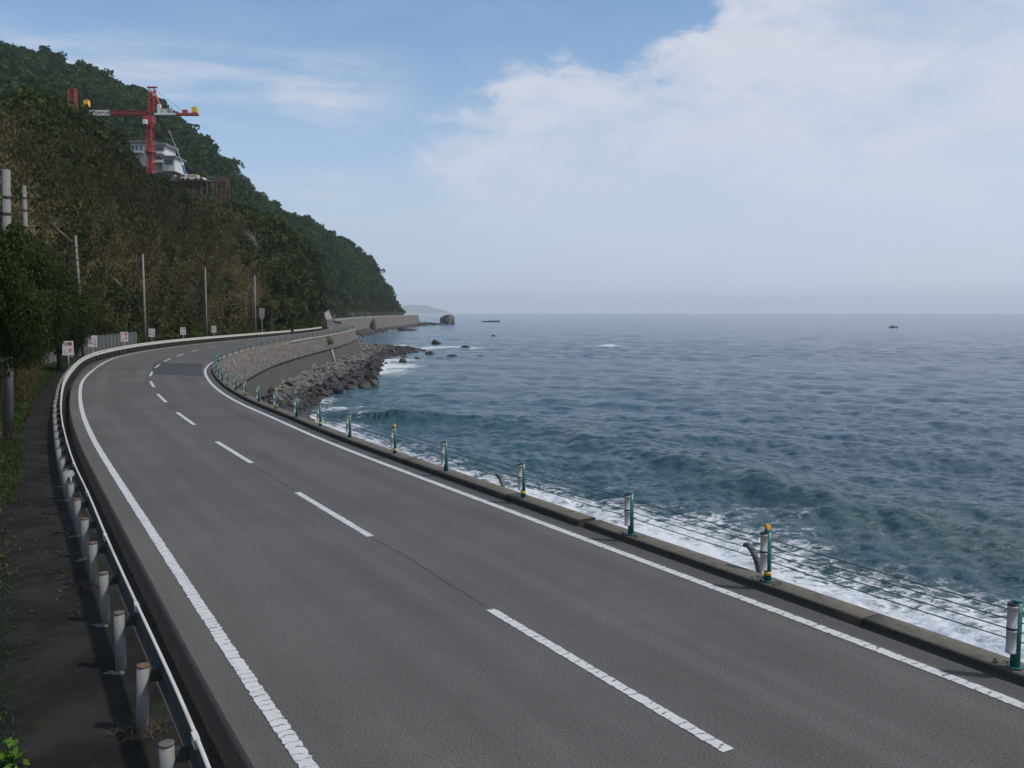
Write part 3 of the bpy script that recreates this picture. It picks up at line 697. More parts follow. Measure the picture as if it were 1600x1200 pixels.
gp_me = MB().tube([(0, 0, -.05), (0, 0, .715)], .064, 16).build('post', M['galv'], smooth=True, mesh_only=True)
lid = MB().tube([(0, 0, .713), (0, 0, .733), (0, 0, .738)], [.068, .068, .05], 16); lid_me = lid.build('post_cap', M['rust'], smooth=True, mesh_only=True)
lid_me2 = lid.build('post_cap', M['cement'], smooth=True, mesh_only=True)
br_me = MB().box((0, -.12, .60), (.05, .14, .12)).build('bracket', M['beam_back'], mesh_only=True)
foot_px = [(288, 1200), (235, 1158), (200, 1055), (175, 978), (157, 920), (141, 878), (127, 836)]
x, y = at_z(235, 1158); s_0 = float(sGP[((GP - (x, y)) ** 2).sum(1).argmin()]); q = s_0 - 1.93 * 3; npst = 0; rest = MB(); postpos = []
rngp = np.random.default_rng(3)
while q < float(sGP[np.abs(GP[:, 1] - 182).argmin()]):
    x, y = (float(np.interp(q, sGP, GP[:, i])) for i in (0, 1)); yw = yaw_at(GP, sGP, q)
    if npst < 97:
        o = sub(gp_me, 'post', g1_, (x, y, 0)); o.rotation_euler = (rngp.normal(0, .012), rngp.normal(0, .012), yw); postpos.append((x, y, yw))
        if y < 60:
            sub(lid_me if rngp.random() < .6 else lid_me2, 'post_cap', o); sub(br_me, 'bracket', o)
    else: rest.tube([(x, y, 0), (x, y, .7)], .07, 6)
    npst += 1; q += 1.93
if rest.v: tag(rest.build('post', M['galv'], g1_), kind='stuff')
q = gr1_b + 3.2 + 0
while q < s2:
    x, y = (float(np.interp(q, sGP, GP[:, i])) for i in (0, 1)); sub(gp_me, 'post', g2_, (x, y, 0)); q += 3.9
# white disc reflector fixed to one post
cl = [p for p in postpos if p[1] > 16]; x, y, yw = cl[1]
mb = MB(); d_ = Vector((math.cos(yw), math.sin(yw), 0))
mb.tube([Vector((x, y, .93)) - d_ * .02, Vector((x, y, .93)) + d_ * .02], .075, 18); mb.tube([(x, y, .70), (x, y, .87)], .018, 6)
tag(mb.build('round_reflector', M['white'], smooth=True), label='round white reflector disc on top of a guard rail post by the pavement', cat='reflector')
# cement spills at the post feet
for i_, (x, y, yw) in enumerate(postpos[2:12]):
    mb = MB(); nn_ = 14; cx, cy = x - .10 * math.cos(yw) , y - .1 * math.sin(yw); rr_ = [.10 + .035 * math.sin(k * .9 + i_) + .03 * math.sin(k * 2.1 + i_ * 2) for k in range(nn_)]
    nx_, ny_ = math.sin(yw), -math.cos(yw)
    pts_ = [(cx - nx_ * .08 + rr_[k] * math.cos(k * 6.283 / nn_) * 1.1, cy - ny_ * .08 + rr_[k] * .8 * math.sin(k * 6.283 / nn_), .0095) for k in range(nn_)]
    mb.add([(cx - nx_ * .08, cy - ny_ * .08, .018)] + pts_, [(0, 1 + k, 1 + (k + 1) % nn_) for k in range(nn_)])
    tag(mb.build('cement_patch', M['cement'] if i_ % 3 != 1 else M['kerb']), kind='structure')
# dead grass tufts at post feet, blades of grass, litter
def blades(n, fx, size, wid, spread, mt, name, seed, lab=None, cat=None, tilt=.6):
    r = np.random.default_rng(seed); P = np.array([fx(r) for _ in range(n)]); a = r.uniform(0, 6.283, n); L = size * r.uniform(.5, 1.3, n); tl = r.uniform(0, tilt, n)
    d = np.stack([np.cos(a) * tl, np.sin(a) * tl, np.ones(n)], 1); sd_ = np.stack([-np.sin(a), np.cos(a), np.zeros(n)], 1) * wid
    d2 = d.copy(); d2[:, 2] *= .55; d2[:, :2] *= 1.8
    A = P - sd_; B = P + sd_; Cc = P + d * L[:, None] * .6 + sd_ * .8; D = P + d * L[:, None] * .6 - sd_ * .8; E_ = P + d2 * L[:, None] * 1.0
    E1 = E_ + sd_ * .15; E2 = E_ - sd_ * .15
    V = np.stack([A, B, Cc, D, E1, E2], 1).reshape(-1, 3); b_ = np.arange(n)[:, None] * 6
    F = np.concatenate([b_ + [[0, 1, 2, 3]], b_ + [[3, 2, 4, 5]]]); t = r.random(n)
    o = npmesh(name, V, F, mt, tint=np.r_[t, t]); return tag(o, label=lab, cat=cat, kind='stuff')
tuft_labs = ('dry straw tuft at the foot of the nearest full guard rail post', 'dry straw tuft at the foot of the third guard rail post from the bottom', 'small dry straw tuft on the pavement farther along the posts')
for (ii, lab, n_) in ((3, tuft_labs[0], 130), (6, tuft_labs[1], 70), (8, tuft_labs[2], 50)):
    x, y, yw = postpos[ii]
    blades(n_, lambda r, x=x, y=y: (x + r.normal(0, .13), y + r.normal(0, .10), .005), .13, .0035, 0, M['dry'], 'dry_grass_tuft', ii, lab, 'dry grass', 1.6)
sW = arclen(offset(RA, -1.5)); WP = offset(RA, -1.5)
def verge_pt(s0_, s1_, w0, w1):
    def f(r):
        s_ = r.uniform(s0_, s1_); o_ = -1.45 - (w0 + (w1 - w0) * r.random() ** 1.3) 
        i_ = int(np.clip(s_ / .5, 1, len(RA) - 2)); nrm = normals_RA[i_]; return (RA[i_, 0] + nrm[0] * o_ + r.normal(0, .05), RA[i_, 1] + nrm[1] * o_ + r.normal(0, .2), 0.0 + .02)
    return f
normals_RA = normals(RA); iA = lambda Y: float(sRA[np.abs(RA[:, 1] - Y).argmin()])
blades(8000, verge_pt(iA(6.5), iA(17), .0, 1.8), .05, .005, 0, M['grass'], 'grass', 41, 'short mossy green grass creeping over the near edge of the pavement', 'grass', 1.2)
blades(3500, verge_pt(iA(21), iA(32), -.2, 2.0), .14, .010, 0, M['grass'], 'grass', 42, 'green grass beside the pavement below the concrete pole', 'grass', 1.0)
blades(2500, verge_pt(iA(15), iA(34), .0, 1.6), .08, .008, 0, M['dry'], 'dry_grass', 43, 'brown dead grass along the inner edge of the pavement', 'dry grass', 1.6)
blades(9000, verge_pt(iA(34), iA(80), -.1, 3.0), .22, .016, 0, M['grass'], 'grass', 44, 'low green grass under the bushes and the steel fence', 'grass', 1.0)
blades(1300, verge_pt(iA(12), iA(60), -1.1, .3), .03, .012, 0, M['litter'], 'leaf_litter', 45, 'brown leaf litter scattered on the old pavement', 'leaf litter', 3.0)
blades(1500, verge_pt(iA(8), iA(40), -2.3, -1.9), .03, .010, 0, M['litter'], 'leaf_litter', 46, 'dead leaves lying in the bottom of the ditch', 'leaf litter', 3.0)
bpy.context.view_layer.update()
bpy.data.objects['leaf_litter.001'].location.z = -.40

# ------------------------------------------------------------------ poles, signs, fence
def pole(u0, v0, u1, v1, Y, r0, r1, mt, lab, bands=(), z0=0.0):
    x0 = (u0 - 800) / FPX * Y; bx, by, bz = at_y(u0, v0, Y); tx, ty, tz = at_y(u1, v1, Y)
    k = tz / max(tz - bz, .1); dx_ = (bx - tx); bx2 = bx
    e = empty('utility_pole', (bx, Y, z0), label=lab, cat='pole')
    top = Vector((tx - bx, 0, tz - z0)); mb = MB(); mb.tube([(0, 0, -.1), top * .5, top], [r0, (r0 + r1) / 2, r1], 16); mb.build('shaft', mt, e, smooth=True)
    for h in bands:
        c = top * h; rr_ = r0 + (r1 - r0) * h
        MB().tube([c + Vector((0, 0, -.05)), c + Vector((0, 0, .05))], rr_ + .012, 16).build('steel_band', M['beam_back'], e, smooth=True)
    return e, top
x_, Y1 = at_z(13, 690)
e1, t1 = pole(13, 690, 10, 265, Y1, .175, .12, M['pole'], 'thick weathered concrete pole rising from the near bushes at the left edge', (.70, .76, .84, .90))
MB().box(t1 + Vector((-.55, 0, -.25)), (1.0, .07, .07)).build('cross_arm', M['galv'], e1)
MB().tube([t1 + Vector((-.85, 0, -.22)), t1 + Vector((-.85, 0, .0))], [.06, .04], 8).build('insulator', M['white'], e1, smooth=True)
x_, Y2 = at_z(48, 612)
pole(48, 612, 38, 290, Y2, .15, .10, M['pole'], 'second concrete pole behind the near bushes, shorter above the leaves', (.80, .88, .94))
pole(130, 560, 118, 368, 88, .17, .11, M['pole'], 'concrete pole standing between the two nearest accident signs', (.80, .9))
e4, t4 = pole(227, 540, 223, 397, 122, .22, .11, M['steel_pole'], 'tall slim pole at the far end of the steel fence', (.35,))
e5, t5 = pole(323, 530, 320.5, 418, 145, .19, .10, M['steel_pole'], 'tall slim pole between the two farthest signs')
e6, t6 = pole(399, 521, 398, 430, 168, .19, .10, M['steel_pole'], 'tall slim pole farthest along the road, beside the white board')
pole(393, 522, 397, 446, 166.5, .10, .08, M['bark'], 'leaning dark prop pole against the farthest slim pole')
for a, b, h, lab in ((e5, t5, -2.6, 'thin overhead wire between the two farthest tall poles'), (e4, t4, -3.0, 'thin overhead wire between the fence end pole and the next tall pole')):
    nb, tb_ = (e6, t6) if a is e5 else (e5, t5)
    A = Vector(a.location) + b + Vector((0, 0, h)); B = Vector(nb.location) + tb_ + Vector((0, 0, h)); pts_ = [A.lerp(B, t) - Vector((0, 0, 1.2 * 4 * t * (1 - t))) for t in np.linspace(0, 1, 12)]
    tag(MB().tube(pts_, .016, 5).build('overhead_wire', M['cable']), label=lab, cat='wire')

def text_mesh(txt, size):
    cu = bpy.data.curves.new('glyph', 'FONT'); cu.body = txt; cu.size = size; cu.align_x = 'CENTER'; cu.align_y = 'CENTER'; cu.extrude = .002; cu.offset = .006 * size / .3
    o = bpy.data.objects.new('glyph', cu); COL.objects.link(o); dg = bpy.context.evaluated_depsgraph_get(); me = bpy.data.meshes.new_from_object(o.evaluated_get(dg))
    bpy.data.objects.remove(o); return me
GL = {}
def sign(px, pv, Y, kind, lab, zg=0.0):
    cx, _, cz = at_y(px, pv, Y); W_, H_ = .74, 1.04
    e = empty('road_sign', (cx, Y, zg), label=lab, cat='sign'); e.rotation_euler = (0, 0, -cx / Y * .9)
    zc = cz - zg
    MB().tube([(0, .03, -.1), (0, .03, zc + H_ * .35)], .038, 12).build('sign_post', M['white'], e, smooth=True)
    p_ = MB().box((0, 0, zc), (W_, .02, H_)).build('sign_panel', M['signface'], e, bevel=.006)
    lay = [('事', .17, .28, .30, 'sign_red'), ('故', .17, -.20, .30, 'sign_red'), ('多', -.17, .20, .30, 'sign_red'), ('し', -.17, -.28, .30, 'sign_blue')] if kind == 0 else \
          [('こ', .18, .33, .26, 'sign_blue'), ('の', .18, .02, .26, 'sign_blue'), ('先', .18, -.30, .26, 'sign_blue'), ('注', -.17, .20, .33, 'sign_red'), ('意', -.17, -.16, .33, 'sign_red')]
    for ch, dx_, dz_, sz, mm in lay:
        if (ch, sz) not in GL: GL[(ch, sz)] = text_mesh(ch, sz)
        me = GL[(ch, sz)].copy(); me.materials.clear(); me.materials.append(M[mm])
        o = bpy.data.objects.new('lettering', me); link(o, p_); o.location = (dx_ * .98, -.014, zc + dz_); o.rotation_euler = (rad(90), 0, 0)
    return e
sign(106.2, 544, 66, 0, 'white accident warning sign with red characters, nearest and largest of the six')
sign(145, 533.2, 82, 1, 'white caution sign with red characters just right of the concrete pole')
sign(194.3, 526.2, 97, 0, 'white accident warning sign in front of the right half of the steel fence')
sign(237, 520, 115, 1, 'white caution sign just right of the pole at the fence end')
sign(286, 517.3, 128, 0, 'white accident warning sign alone in front of the green undergrowth')
sign(334, 514.3, 141, 1, 'greyish small sign just right of the second slim pole, farthest of the six')

fe = empty('steel_fence', (0, 0, 0), label='grey steel mesh fence with close upright posts behind the pavement', cat='fence')
FP = smooth_curve([(-33.5, 62), (-37.2, 70), (-41.5, 83), (-45.2, 97), (-48, 109), (-50.2, 120)], .5, 2); sF = arclen(FP)
q = 0.0
fpm = MB().box((0, 0, .9), (.09, .11, 1.9)).build('fence_post', M['fence'], mesh_only=True)
pnl = MB()
while q < sF[-1]:
    x, y = (float(np.interp(q, sF, FP[:, i])) for i in (0, 1)); o = sub(fpm, 'fence_post', fe, (x, y, 0)); o.rotation_euler = (0, 0, yaw_at(FP, sF, min(q, sF[-1] - .6)))
    q += 2.0
for h in np.arange(.12, 1.80, .105):
    P3 = [(p[0], p[1], float(h)) for p in FP[::4]]; pnl.tube(P3, .010, 4)
for s_ in np.arange(0, sF[-1], .33):
    x, y = (float(np.interp(s_, sF, FP[:, i])) for i in (0, 1)); pnl.box((x, y, .95), (.018, .018, 1.72))
pnl.build('mesh_panel', M['fence'], fe)
# weathered board near the farthest pole
cx, _, cz = at_y(409, 488, 171)
bd = empty('notice_board', (cx, 171, 0), label='faded white board on a post beside the farthest slim pole', cat='board')
MB().box((0, 0, cz), (1.05, .06, 1.6)).box((0, 0, cz - 1.05), (.6, .06, .5)).build('board', M['pale_conc'], bd, bevel=.01); MB().tube([(0, .05, -.2), (0, .05, cz)], .05, 8).build('board_post', M['white'], bd)

# ------------------------------------------------------------------ foreshore and rocks
def rock_arrays(seed, n=2, sharp=.35, flat=.7):
    import bmesh
    bm = bmesh.new(); bmesh.ops.create_icosphere(bm, subdivisions=n, radius=1.0); r = np.random.default_rng(seed)
    V = np.array([v.co[:] for v in bm.verts]); F = np.array([[v.index for v in f.verts] for f in bm.faces]); bm.free()
    for _ in range(9):
        d = r.normal(size=3); d /= np.linalg.norm(d); c = r.uniform(.45, .85); h = V @ d; V -= np.outer(np.clip(h - c, 0, None), d) * .92
    V *= r.uniform(.75, 1.2, 3) * [1, 1, flat]; V += r.normal(0, .035 * sharp / .35, V.shape); return V, F
ROCKS = [rock_arrays(60 + k, 3) for k in range(7)]; SMALL = [rock_arrays(80 + k, 1) for k in range(5)]
rock_me = {c: [npmesh('boulder', V, F, M[c], mesh_only=True) for V, F in ROCKS] for c in ('rock_dark', 'rock_pale')}
# beach surface, from the wall foot down to the shoreline
so_ = shore_off(RL[:, 1]); colsb = 14; Vb = []; Nn_ = normals(RL)
pts_b = np.linspace(0, 1.25, colsb)
def beach_z(t, Y): return np.interp(t, [0, .35, 1.0, 1.25], [-5.3, -6.1, -8.15, -9.6]) + (t < .02) * 0 + np.interp(Y, [60, 100, 250, 330, 420], [-.6, 0, .1, -.4, -1.2]) * (t < .9)
for t in pts_b:
    P = RL + Nn_ * (1.2 + t * (so_ - 1.2))[:, None]; z = beach_z(np.full(len(P), t), RL[:, 1]) + (fbm(P[:, 0], P[:, 1], 5, 3, 3) - .5) * .9
    Vb.append(np.c_[P, z])
Vb = np.stack(Vb, 1); nn = len(RL); i, j = np.meshgrid(np.arange(nn - 1), np.arange(colsb - 1), indexing='ij')
Fb = np.stack([i * colsb + j, (i + 1) * colsb + j, (i + 1) * colsb + j + 1, i * colsb + j + 1], -1).reshape(-1, 4)
S(npmesh('foreshore', Vb.reshape(-1, 3), Fb, M['rock_dark']))
rb = np.random.default_rng(21)
def beach_point(Ya, Yb, ta=0.0, tb=1.0):
    Y = rb.uniform(Ya, Yb); i_ = int(np.abs(RL[:, 1] - Y).argmin()); t = rb.uniform(ta, tb)
    P = RL[i_] + Nn_[i_] * (1.2 + t * (so_[i_] - 1.2)); return P[0], P[1], float(beach_z(np.array([t]), Y)[0]), t, Y
# individual boulders
cnt = 0; tries = 0
LAB_D = 'dark wet boulder in the rubble at the foot of the curved sea wall'; LAB_P = 'pale dry boulder in the upper rubble at the foot of the curved sea wall'
while cnt < 285:
    x, y, z, t, Y = beach_point(84, 305 if rb.random() < .8 else 340, .05, 1.08)
    if rb.random() > (1.0 if Y < 200 else .6): continue
    dark = (t > .45 + rb.normal(0, .15)) if Y > 120 else (rb.random() < .85)
    sz = rb.uniform(.32, .72) * (1.35 if dark and t > .6 else 1.0) * (1.25 if rb.random() < .12 else 1)
    me = rock_me['rock_dark' if dark else 'rock_pale'][rb.integers(7)]
    o = bpy.data.objects.new('boulder', me); link(o); o.location = (x, y, z + sz * .35); o.rotation_euler = tuple(rb.uniform(-.6, .6, 2)) + (rb.uniform(0, 6.28),); o.scale = (sz * rb.uniform(.8, 1.4), sz, sz * rb.uniform(.7, 1.1))
    tag(o, label=LAB_D if dark else LAB_P, cat='boulder', group='dark boulders on the foreshore' if dark else 'pale boulders on the foreshore'); cnt += 1
# small stones, one mass
def scatter_mesh(protos, P, Sc, name, mt, r, tint=None, **k):
    Vs, Fs, Ts = [], [], []; b_ = 0
    which = r.integers(len(protos), size=len(P))
    for w_ in range(len(protos)):
        idx = np.where(which == w_)[0]
        if not len(idx): continue
        V0, F0 = protos[w_][:2]; t0 = protos[w_][2] if len(protos[w_]) > 2 else None
        a = r.uniform(0, 6.283, len(idx)); c, s = np.cos(a), np.sin(a); sc3 = Sc[idx]
        if sc3.ndim == 1: sc3 = np.repeat(sc3[:, None], 3, 1)
        Vv = V0[None] * sc3[:, None]; X_ = Vv[..., 0] * c[:, None] - Vv[..., 1] * s[:, None]; Y_ = Vv[..., 0] * s[:, None] + Vv[..., 1] * c[:, None]
        Vv = np.stack([X_, Y_, Vv[..., 2]], -1) + P[idx][:, None]; n_, m_ = Vv.shape[:2]
        Vs.append(Vv.reshape(-1, 3)); Fs.append((F0[None] + (np.arange(n_) * m_)[:, None, None] + b_).reshape(-1, F0.shape[1])); b_ += n_ * m_
        tt = (tint[idx] if tint is not None else r.random(len(idx)))[:, None] + (t0[None] if t0 is not None else 0) * np.ones(len(F0))[None]
        Ts.append(tt.ravel())
    return tag(npmesh(name, np.vstack(Vs), np.vstack(Fs), mt, tint=np.clip(np.concatenate(Ts), 0, 1)), kind='stuff', **k)
for nm, mt, n_, ta, tb_, lb in (('pale_stones', 'rock_pale', 5200, 0, .62, 'pale loose stones heaped against the foot of the sea wall'), ('dark_stones', 'rock_dark', 5200, .4, 1.1, 'dark wet stones along the waterline of the foreshore')):
    P = []; 
    while len(P) < n_:
        x, y, z, t, Y = beach_point(60, 340, ta, tb_)
        if nm == 'pale_stones' and (Y < 108 or t > .62 - .2 * rb.random()) and rb.random() > .08: continue
        if nm == 'dark_stones' and Y > 200 and rb.random() > .7: continue
        P.append((x, y, z + .12))
    P = np.array(P); scatter_mesh(SMALL, P, rb.uniform(.16, .46, (n_, 3)) * [1.2, 1, .85], nm, M[mt], rb, label=lb, cat='stones')
P = []
for _ in range(1500):
    x, y, z, t, Y = beach_point(560, 880, -.1, 1.1); P.append((x, y, z + .5))
scatter_mesh(SMALL, np.array(P), rb.uniform(.7, 1.9, (len(P), 3)) * [1.3, 1, .7], 'far_rubble', M['rock_dark'], rb, label='band of rubble along the foot of the distant sea wall', cat='stones')
P = []
for _ in range(260):
    t = rb.random(); X0, Y0 = (-92 + 22 * t, 862 + 60 * t); P.append((X0 + rb.normal(0, 6 * (1 - t)), Y0 + rb.normal(0, 14), SEA + .1 + 2.2 * (1 - t)))
scatter_mesh(SMALL, np.array(P), rb.uniform(.9, 2.4, (len(P), 3)) * [1.5, 1, .6], 'far_rubble', M['rock_dark'], rb, label='low reef of rubble trailing off the end of the distant sea wall', cat='stones')
P = np.array([(0, 520 + rb.normal(0, 26), 0) for _ in range(230)])
P[:, 0] = np.interp(P[:, 1], RL[:, 1], RL[:, 0]) + 2.5 + np.abs(rb.normal(0, 1, len(P))) * 3.2; P[:, 2] = SEA + np.clip(3.4 - (P[:, 0] - np.interp(P[:, 1], RL[:, 1], RL[:, 0])) * .42, .1, 3)
scatter_mesh(SMALL, P, rb.uniform(.6, 1.5, (len(P), 3)), 'far_rubble', M['rock_dark'], rb, label='rock heap below the two dark pinnacles in front of the distant wall', cat='stones')
# rocks standing in the sea: (u, v waterline, width px, height px, label)
sea_rocks = [(700, 506.5, 28, 15, 'big rounded dark stack rock offshore beyond the sea wall tip', 1.0), (768, 503.2, 34, 2.6, 'long flat reef rock right of the big offshore stack', 1.0), (771, 525.5, 8, 3.2, 'tiny lone rock farthest from shore on open water', 1.0),
    (604, 517, 11, 4.5, 'small dark rock left of the long low rock below the distant wall', 1.0), (634, 516.8, 33, 4.6, 'long low dark rock off the distant sea wall', 1.0), (682, 537.5, 18, 7, 'pointed dark rock standing alone above the white surf line', 1.0), (649, 547.5, 16, 5, 'dark rock at the very tip of the pebble spit', 1.0),
    (672, 554, 17, 6.5, 'flat topped dark rock right of the spit tip', 1.0), (706, 557.5, 19, 3.8, 'wide low rock right of the flat topped rock', 1.0), (631, 557.5, 9, 3, 'small rock just off the spit below its tip', 1.0), (651, 560.5, 10, 3.2, 'small low rock between the spit and the flat topped rock', 1.0),
    (628, 566, 16, 6, 'jagged rock in the surf below the spit', 1.0), (727, 544, 18, 4.5, 'low rock at the right end of the surf line', 1.0), (750, 556.5, 4, 2, 'smallest rock speck right of the wide low rock', 1.0), (604, 569, 9, 3.5, 'small rock surrounded by white surf beside the rubble', 1.0),
    (572, 584, 27, 13, 'largest dark boulder at the edge of the surf', .9), (568, 594, 19, 8, 'dark boulder just below the largest surf boulder', .9), (575, 603.5, 12, 7, 'small round boulder standing in shallow water off the rubble', .9), (536, 610, 13, 6, 'boulder in the water at the low edge of the rubble', .9),
    (559, 608, 17, 7, 'wet brown boulder left of the small round boulder', .9), (495, 621, 15, 7, 'dark boulder in the shallows beside the near end of the rubble', .9), (547, 622, 11, 3, 'low awash rock below the rubble edge', .9), (558, 666, 7, 3, 'small awash rock right of the railing posts', .8), (510, 640, 7, 4, 'small wet rock near the seventh post', .8),
    (583, 520, 14, 21, 'tall dark pinnacle rock in front of the distant sea wall', 1.0), (562, 521.5, 13, 19, 'grey pinnacle rock left of the taller one before the distant wall', 1.0)]
for q, (u, v, wp, hp, lab, k) in enumerate(sea_rocks):
    x, y = at_z(u, v, SEA); dist_ = math.hypot(x, y); W_ = wp * dist_ / FPX; H_ = hp * dist_ / FPX
    tall = 'pinnacle' in lab
    V, F = rock_arrays(200 + q, 4 if wp > 20 else 3, .35, .9)
    V = V / np.abs(V[:, 0]).max(); V[:, 2] = V[:, 2] / V[:, 2].max()
    if tall: V[:, :2] *= (1.0 - .4 * np.clip(V[:, 2:3], 0, 1) ** 1.5)
    if wp == 28: V[:, 2] = np.where(V[:, 2] > 0, np.minimum(1.15 * V[:, 2] ** .7, .95 + .04 * np.sin(V[:, 0] * 9)), V[:, 2]); V[:, 0] *= 1.0 - .12 * np.clip(V[:, 2], 0, 1)
    nz = (fbm(V[:, 0] * 3 + q, V[:, 1] * 3 + V[:, 2] * 2, 300 + q, .9, 4) - .45) * .35; V *= (1 + nz[:, None])
    o = npmesh('sea_rock', V * [W_ / 2, W_ * .45, H_ * 1.0], F, M['rock_dark']); big_ = 'boulder' in lab; o.scale = (1.25,) * 3 if big_ and wp > 11 else (1, 1, 1); o.location = (x + (1.0 if big_ else 0), y + W_ * .3, SEA - .05 + (.3 if tall or big_ else 0)); o.rotation_euler = (0, 0, rb.uniform(-.3, .3)); tag(o, label=lab, cat='rock')

# ------------------------------------------------------------------ foliage building blocks
def leafset(r, C, Nrm, size, asp=.5, spread=.7, droop=0.0):
    """rhombus leaves at centres C, facing roughly along Nrm"""
    n = len(C); nn_ = Nrm + r.normal(0, spread, (n, 3)); nn_ /= np.linalg.norm(nn_, axis=1)[:, None] + 1e-9
    a = r.normal(size=(n, 3)); a[:, 2] -= droop; a -= (a * nn_).sum(1)[:, None] * nn_; a /= np.linalg.norm(a, axis=1)[:, None] + 1e-9; b_ = np.cross(nn_, a)
    L = (size * r.uniform(.6, 1.4, n))[:, None]; W_ = L * asp
    V = np.stack([C - a * L, C - b_ * W_ + a * L * .1, C + a * L, C + b_ * W_ + a * L * .1], 1).reshape(-1, 3)
    return V, np.arange(n * 4).reshape(-1, 4)
def crown(seed, nb=14, nl=900, leaf=.3, R=(1, 1, .8), asp=.55, blob=(.28, .5), spread=.6, droop=0.0, base=.0, full=False):
    r = np.random.default_rng(seed); Cs = []; Ns = []; Ts = []
    for k in range(nb):
        d = r.normal(size=3); d[2] = d[2] if full else abs(d[2]) * 1.1 - .25; d /= np.linalg.norm(d); br = r.uniform(*blob); c = d * (r.uniform(.45, 1.0 - br * .55) if full else r.uniform(.35, .78))
        m_ = int(nl / nb * (br / np.mean(blob)) ** (1.6 if full else 0)); q = r.normal(size=(m_, 3)); q[:, 2] += .35; q /= np.linalg.norm(q, axis=1)[:, None]
        rad_ = br * r.uniform(.55, 1.08, m_) ** .7; Cs.append(c + q * rad_[:, None]); Ns.append(q); Ts.append(np.full(m_, r.uniform(-.22, .22)) + r.normal(0, .10, m_))
    C_ = np.vstack(Cs) * R; C_[:, 2] += base; V, F = leafset(r, C_, np.vstack(Ns), leaf, asp, spread, droop); return V, F, np.concatenate(Ts)
def trunk_mb(h, r0, limbs, seed, lean=(0, 0)):
    r = random.Random(seed); mb = MB(); top = Vector((lean[0], lean[1], h)); mb.tube([(0, 0, -.6), top * .5 + Vector((r.uniform(-.1, .1) * h * .2, 0, 0)), top], [r0, r0 * .75, r0 * .35], 8)
    for k in range(limbs):
        t = r.uniform(.35, .9); a = r.uniform(0, 6.28); L = h * r.uniform(.25, .5); s = top * t
        e_ = s + Vector((math.cos(a) * L, math.sin(a) * L, L * r.uniform(.4, .9))); mb.tube([s, s.lerp(e_, .5) + Vector((0, 0, -.05 * L)), e_], [r0 * .4, r0 * .28, r0 * .1], 6)
    return mb

# ------------------------------------------------------------------ hills
near_r = np.array([(-1300, 55, 120), (-700, 70, 150), (-400, 80, 170), (-100, 100, 172), (0, 112, 188), (26, 116, 184), (38, 118, 170), (80, 124, 164), (118, 131, 176), (140, 134, 192), (160, 140, 210), (185, 148, 228), (212, 156, 252), (238, 165, 275), (262, 171, 298), (300, 180, 309), (345, 195, 322), (385, 205, 338), (420, 212, 340), (455, 220, 372), (480, 228, 396), (496, 233, 425), (506, 238, 462), (512, 240, 482)], float)
foot = [(-13, 8), (-21, 25), (-31, 46), (-39, 66), (-47.5, 90), (-52.5, 110), (-54, 128), (-54, 150), (-53, 170), (-52.2, 192), (-51.5, 215), (-52.0, 236)]
fu = np.array([800 + FPX * x / y for x, y in foot]); fY = np.array([p[1] for p in foot], float)
def near_h(u, t):
    Yf = np.interp(u, fu, fY); Yr = np.maximum(np.interp(u, near_r[:, 0], near_r[:, 1]), Yf + 5); v = np.interp(u, near_r[:, 0], near_r[:, 2])
    TH = np.interp(u, [300, 500, 512], [6.0, 5.0, 3.5]); zr = np.maximum(CAMH + (HZ - v) * Yr / FPX - TH, .6)
    Y = Yf + (Yr - Yf) * t; tt = np.clip(t, 0, 1)
    z = .25 + (zr - .25) * (tt ** .82 * (1.0) + .0) ; X_ = (u - 800) / FPX * Y
    z = z + (fbm(X_, Y, 610, 14, 3) - .45) * 4.0 * np.clip(tt * 4, 0, 1) * (1 - tt * .7) * np.clip((512 - u) / 60, .1, 1)
    z = np.where(t > 1, zr - (t - 1) * (Yr - Yf) * np.interp(u, [0, 500], [.30, .6]), z); return X_, Y, z
def far_profile(u):
    ru = [-400, 0, 25, 50, 82, 107, 125, 160, 187, 217, 250, 272, 300, 330, 350, 380, 400, 440, 470, 500, 520, 545, 575, 597, 610, 620, 627]
    rv = [60, 69, 78, 84, 88, 95, 104, 118, 127, 141, 156, 176, 199, 224, 249, 279, 301, 334, 347, 357, 370, 384, 406, 437, 458, 474, 490]
    return np.interp(u, [-400, 0, 217, 300, 400, 470, 545, 600, 628], [420, 450, 520, 560, 620, 680, 765, 850, 905]), np.interp(u, ru, rv)
def far_h(u, t):
    Yr, v = far_profile(u); Yf = np.interp(u, [-400, 0, 235, 330, 420, 484, 494, 516, 545, 580, 613, 630], [150, 170, 215, 232, 290, 372, 412, 478, 556, 660, 785, 880])
    zf = np.interp(u, [-400, 100, 235, 330, 420, 500, 540, 630], [26, 26, 27, 14, 6, 1.2, 1.4, 1.8]); TH = np.interp(u, [0, 500, 610, 628], [7.5, 7, 5, 3]); zr = np.maximum(CAMH + (HZ - v) * Yr / FPX - TH, 1.5)
    Y = Yf + (Yr - Yf) * t; tt = np.clip(t, 0, 1); pw = np.interp(u, [100, 170, 290, 360, 516, 630], [.95, 1.3, 1.3, .95, .62, .7])
    X_ = (u - 800) / FPX * Y; z = zf + (zr - zf) * tt ** pw + (fbm(X_, Y, 720, 46, 4) - .47) * 26 * np.clip(tt * 3, 0, 1) * np.clip((1 - tt) * 3.5, 0, 1) * np.clip((640 - u) / 160, .12, 1)
    z = np.where(t > 1, zr - (t - 1) * (Yr - Yf) * .5, z); return X_, Y, z
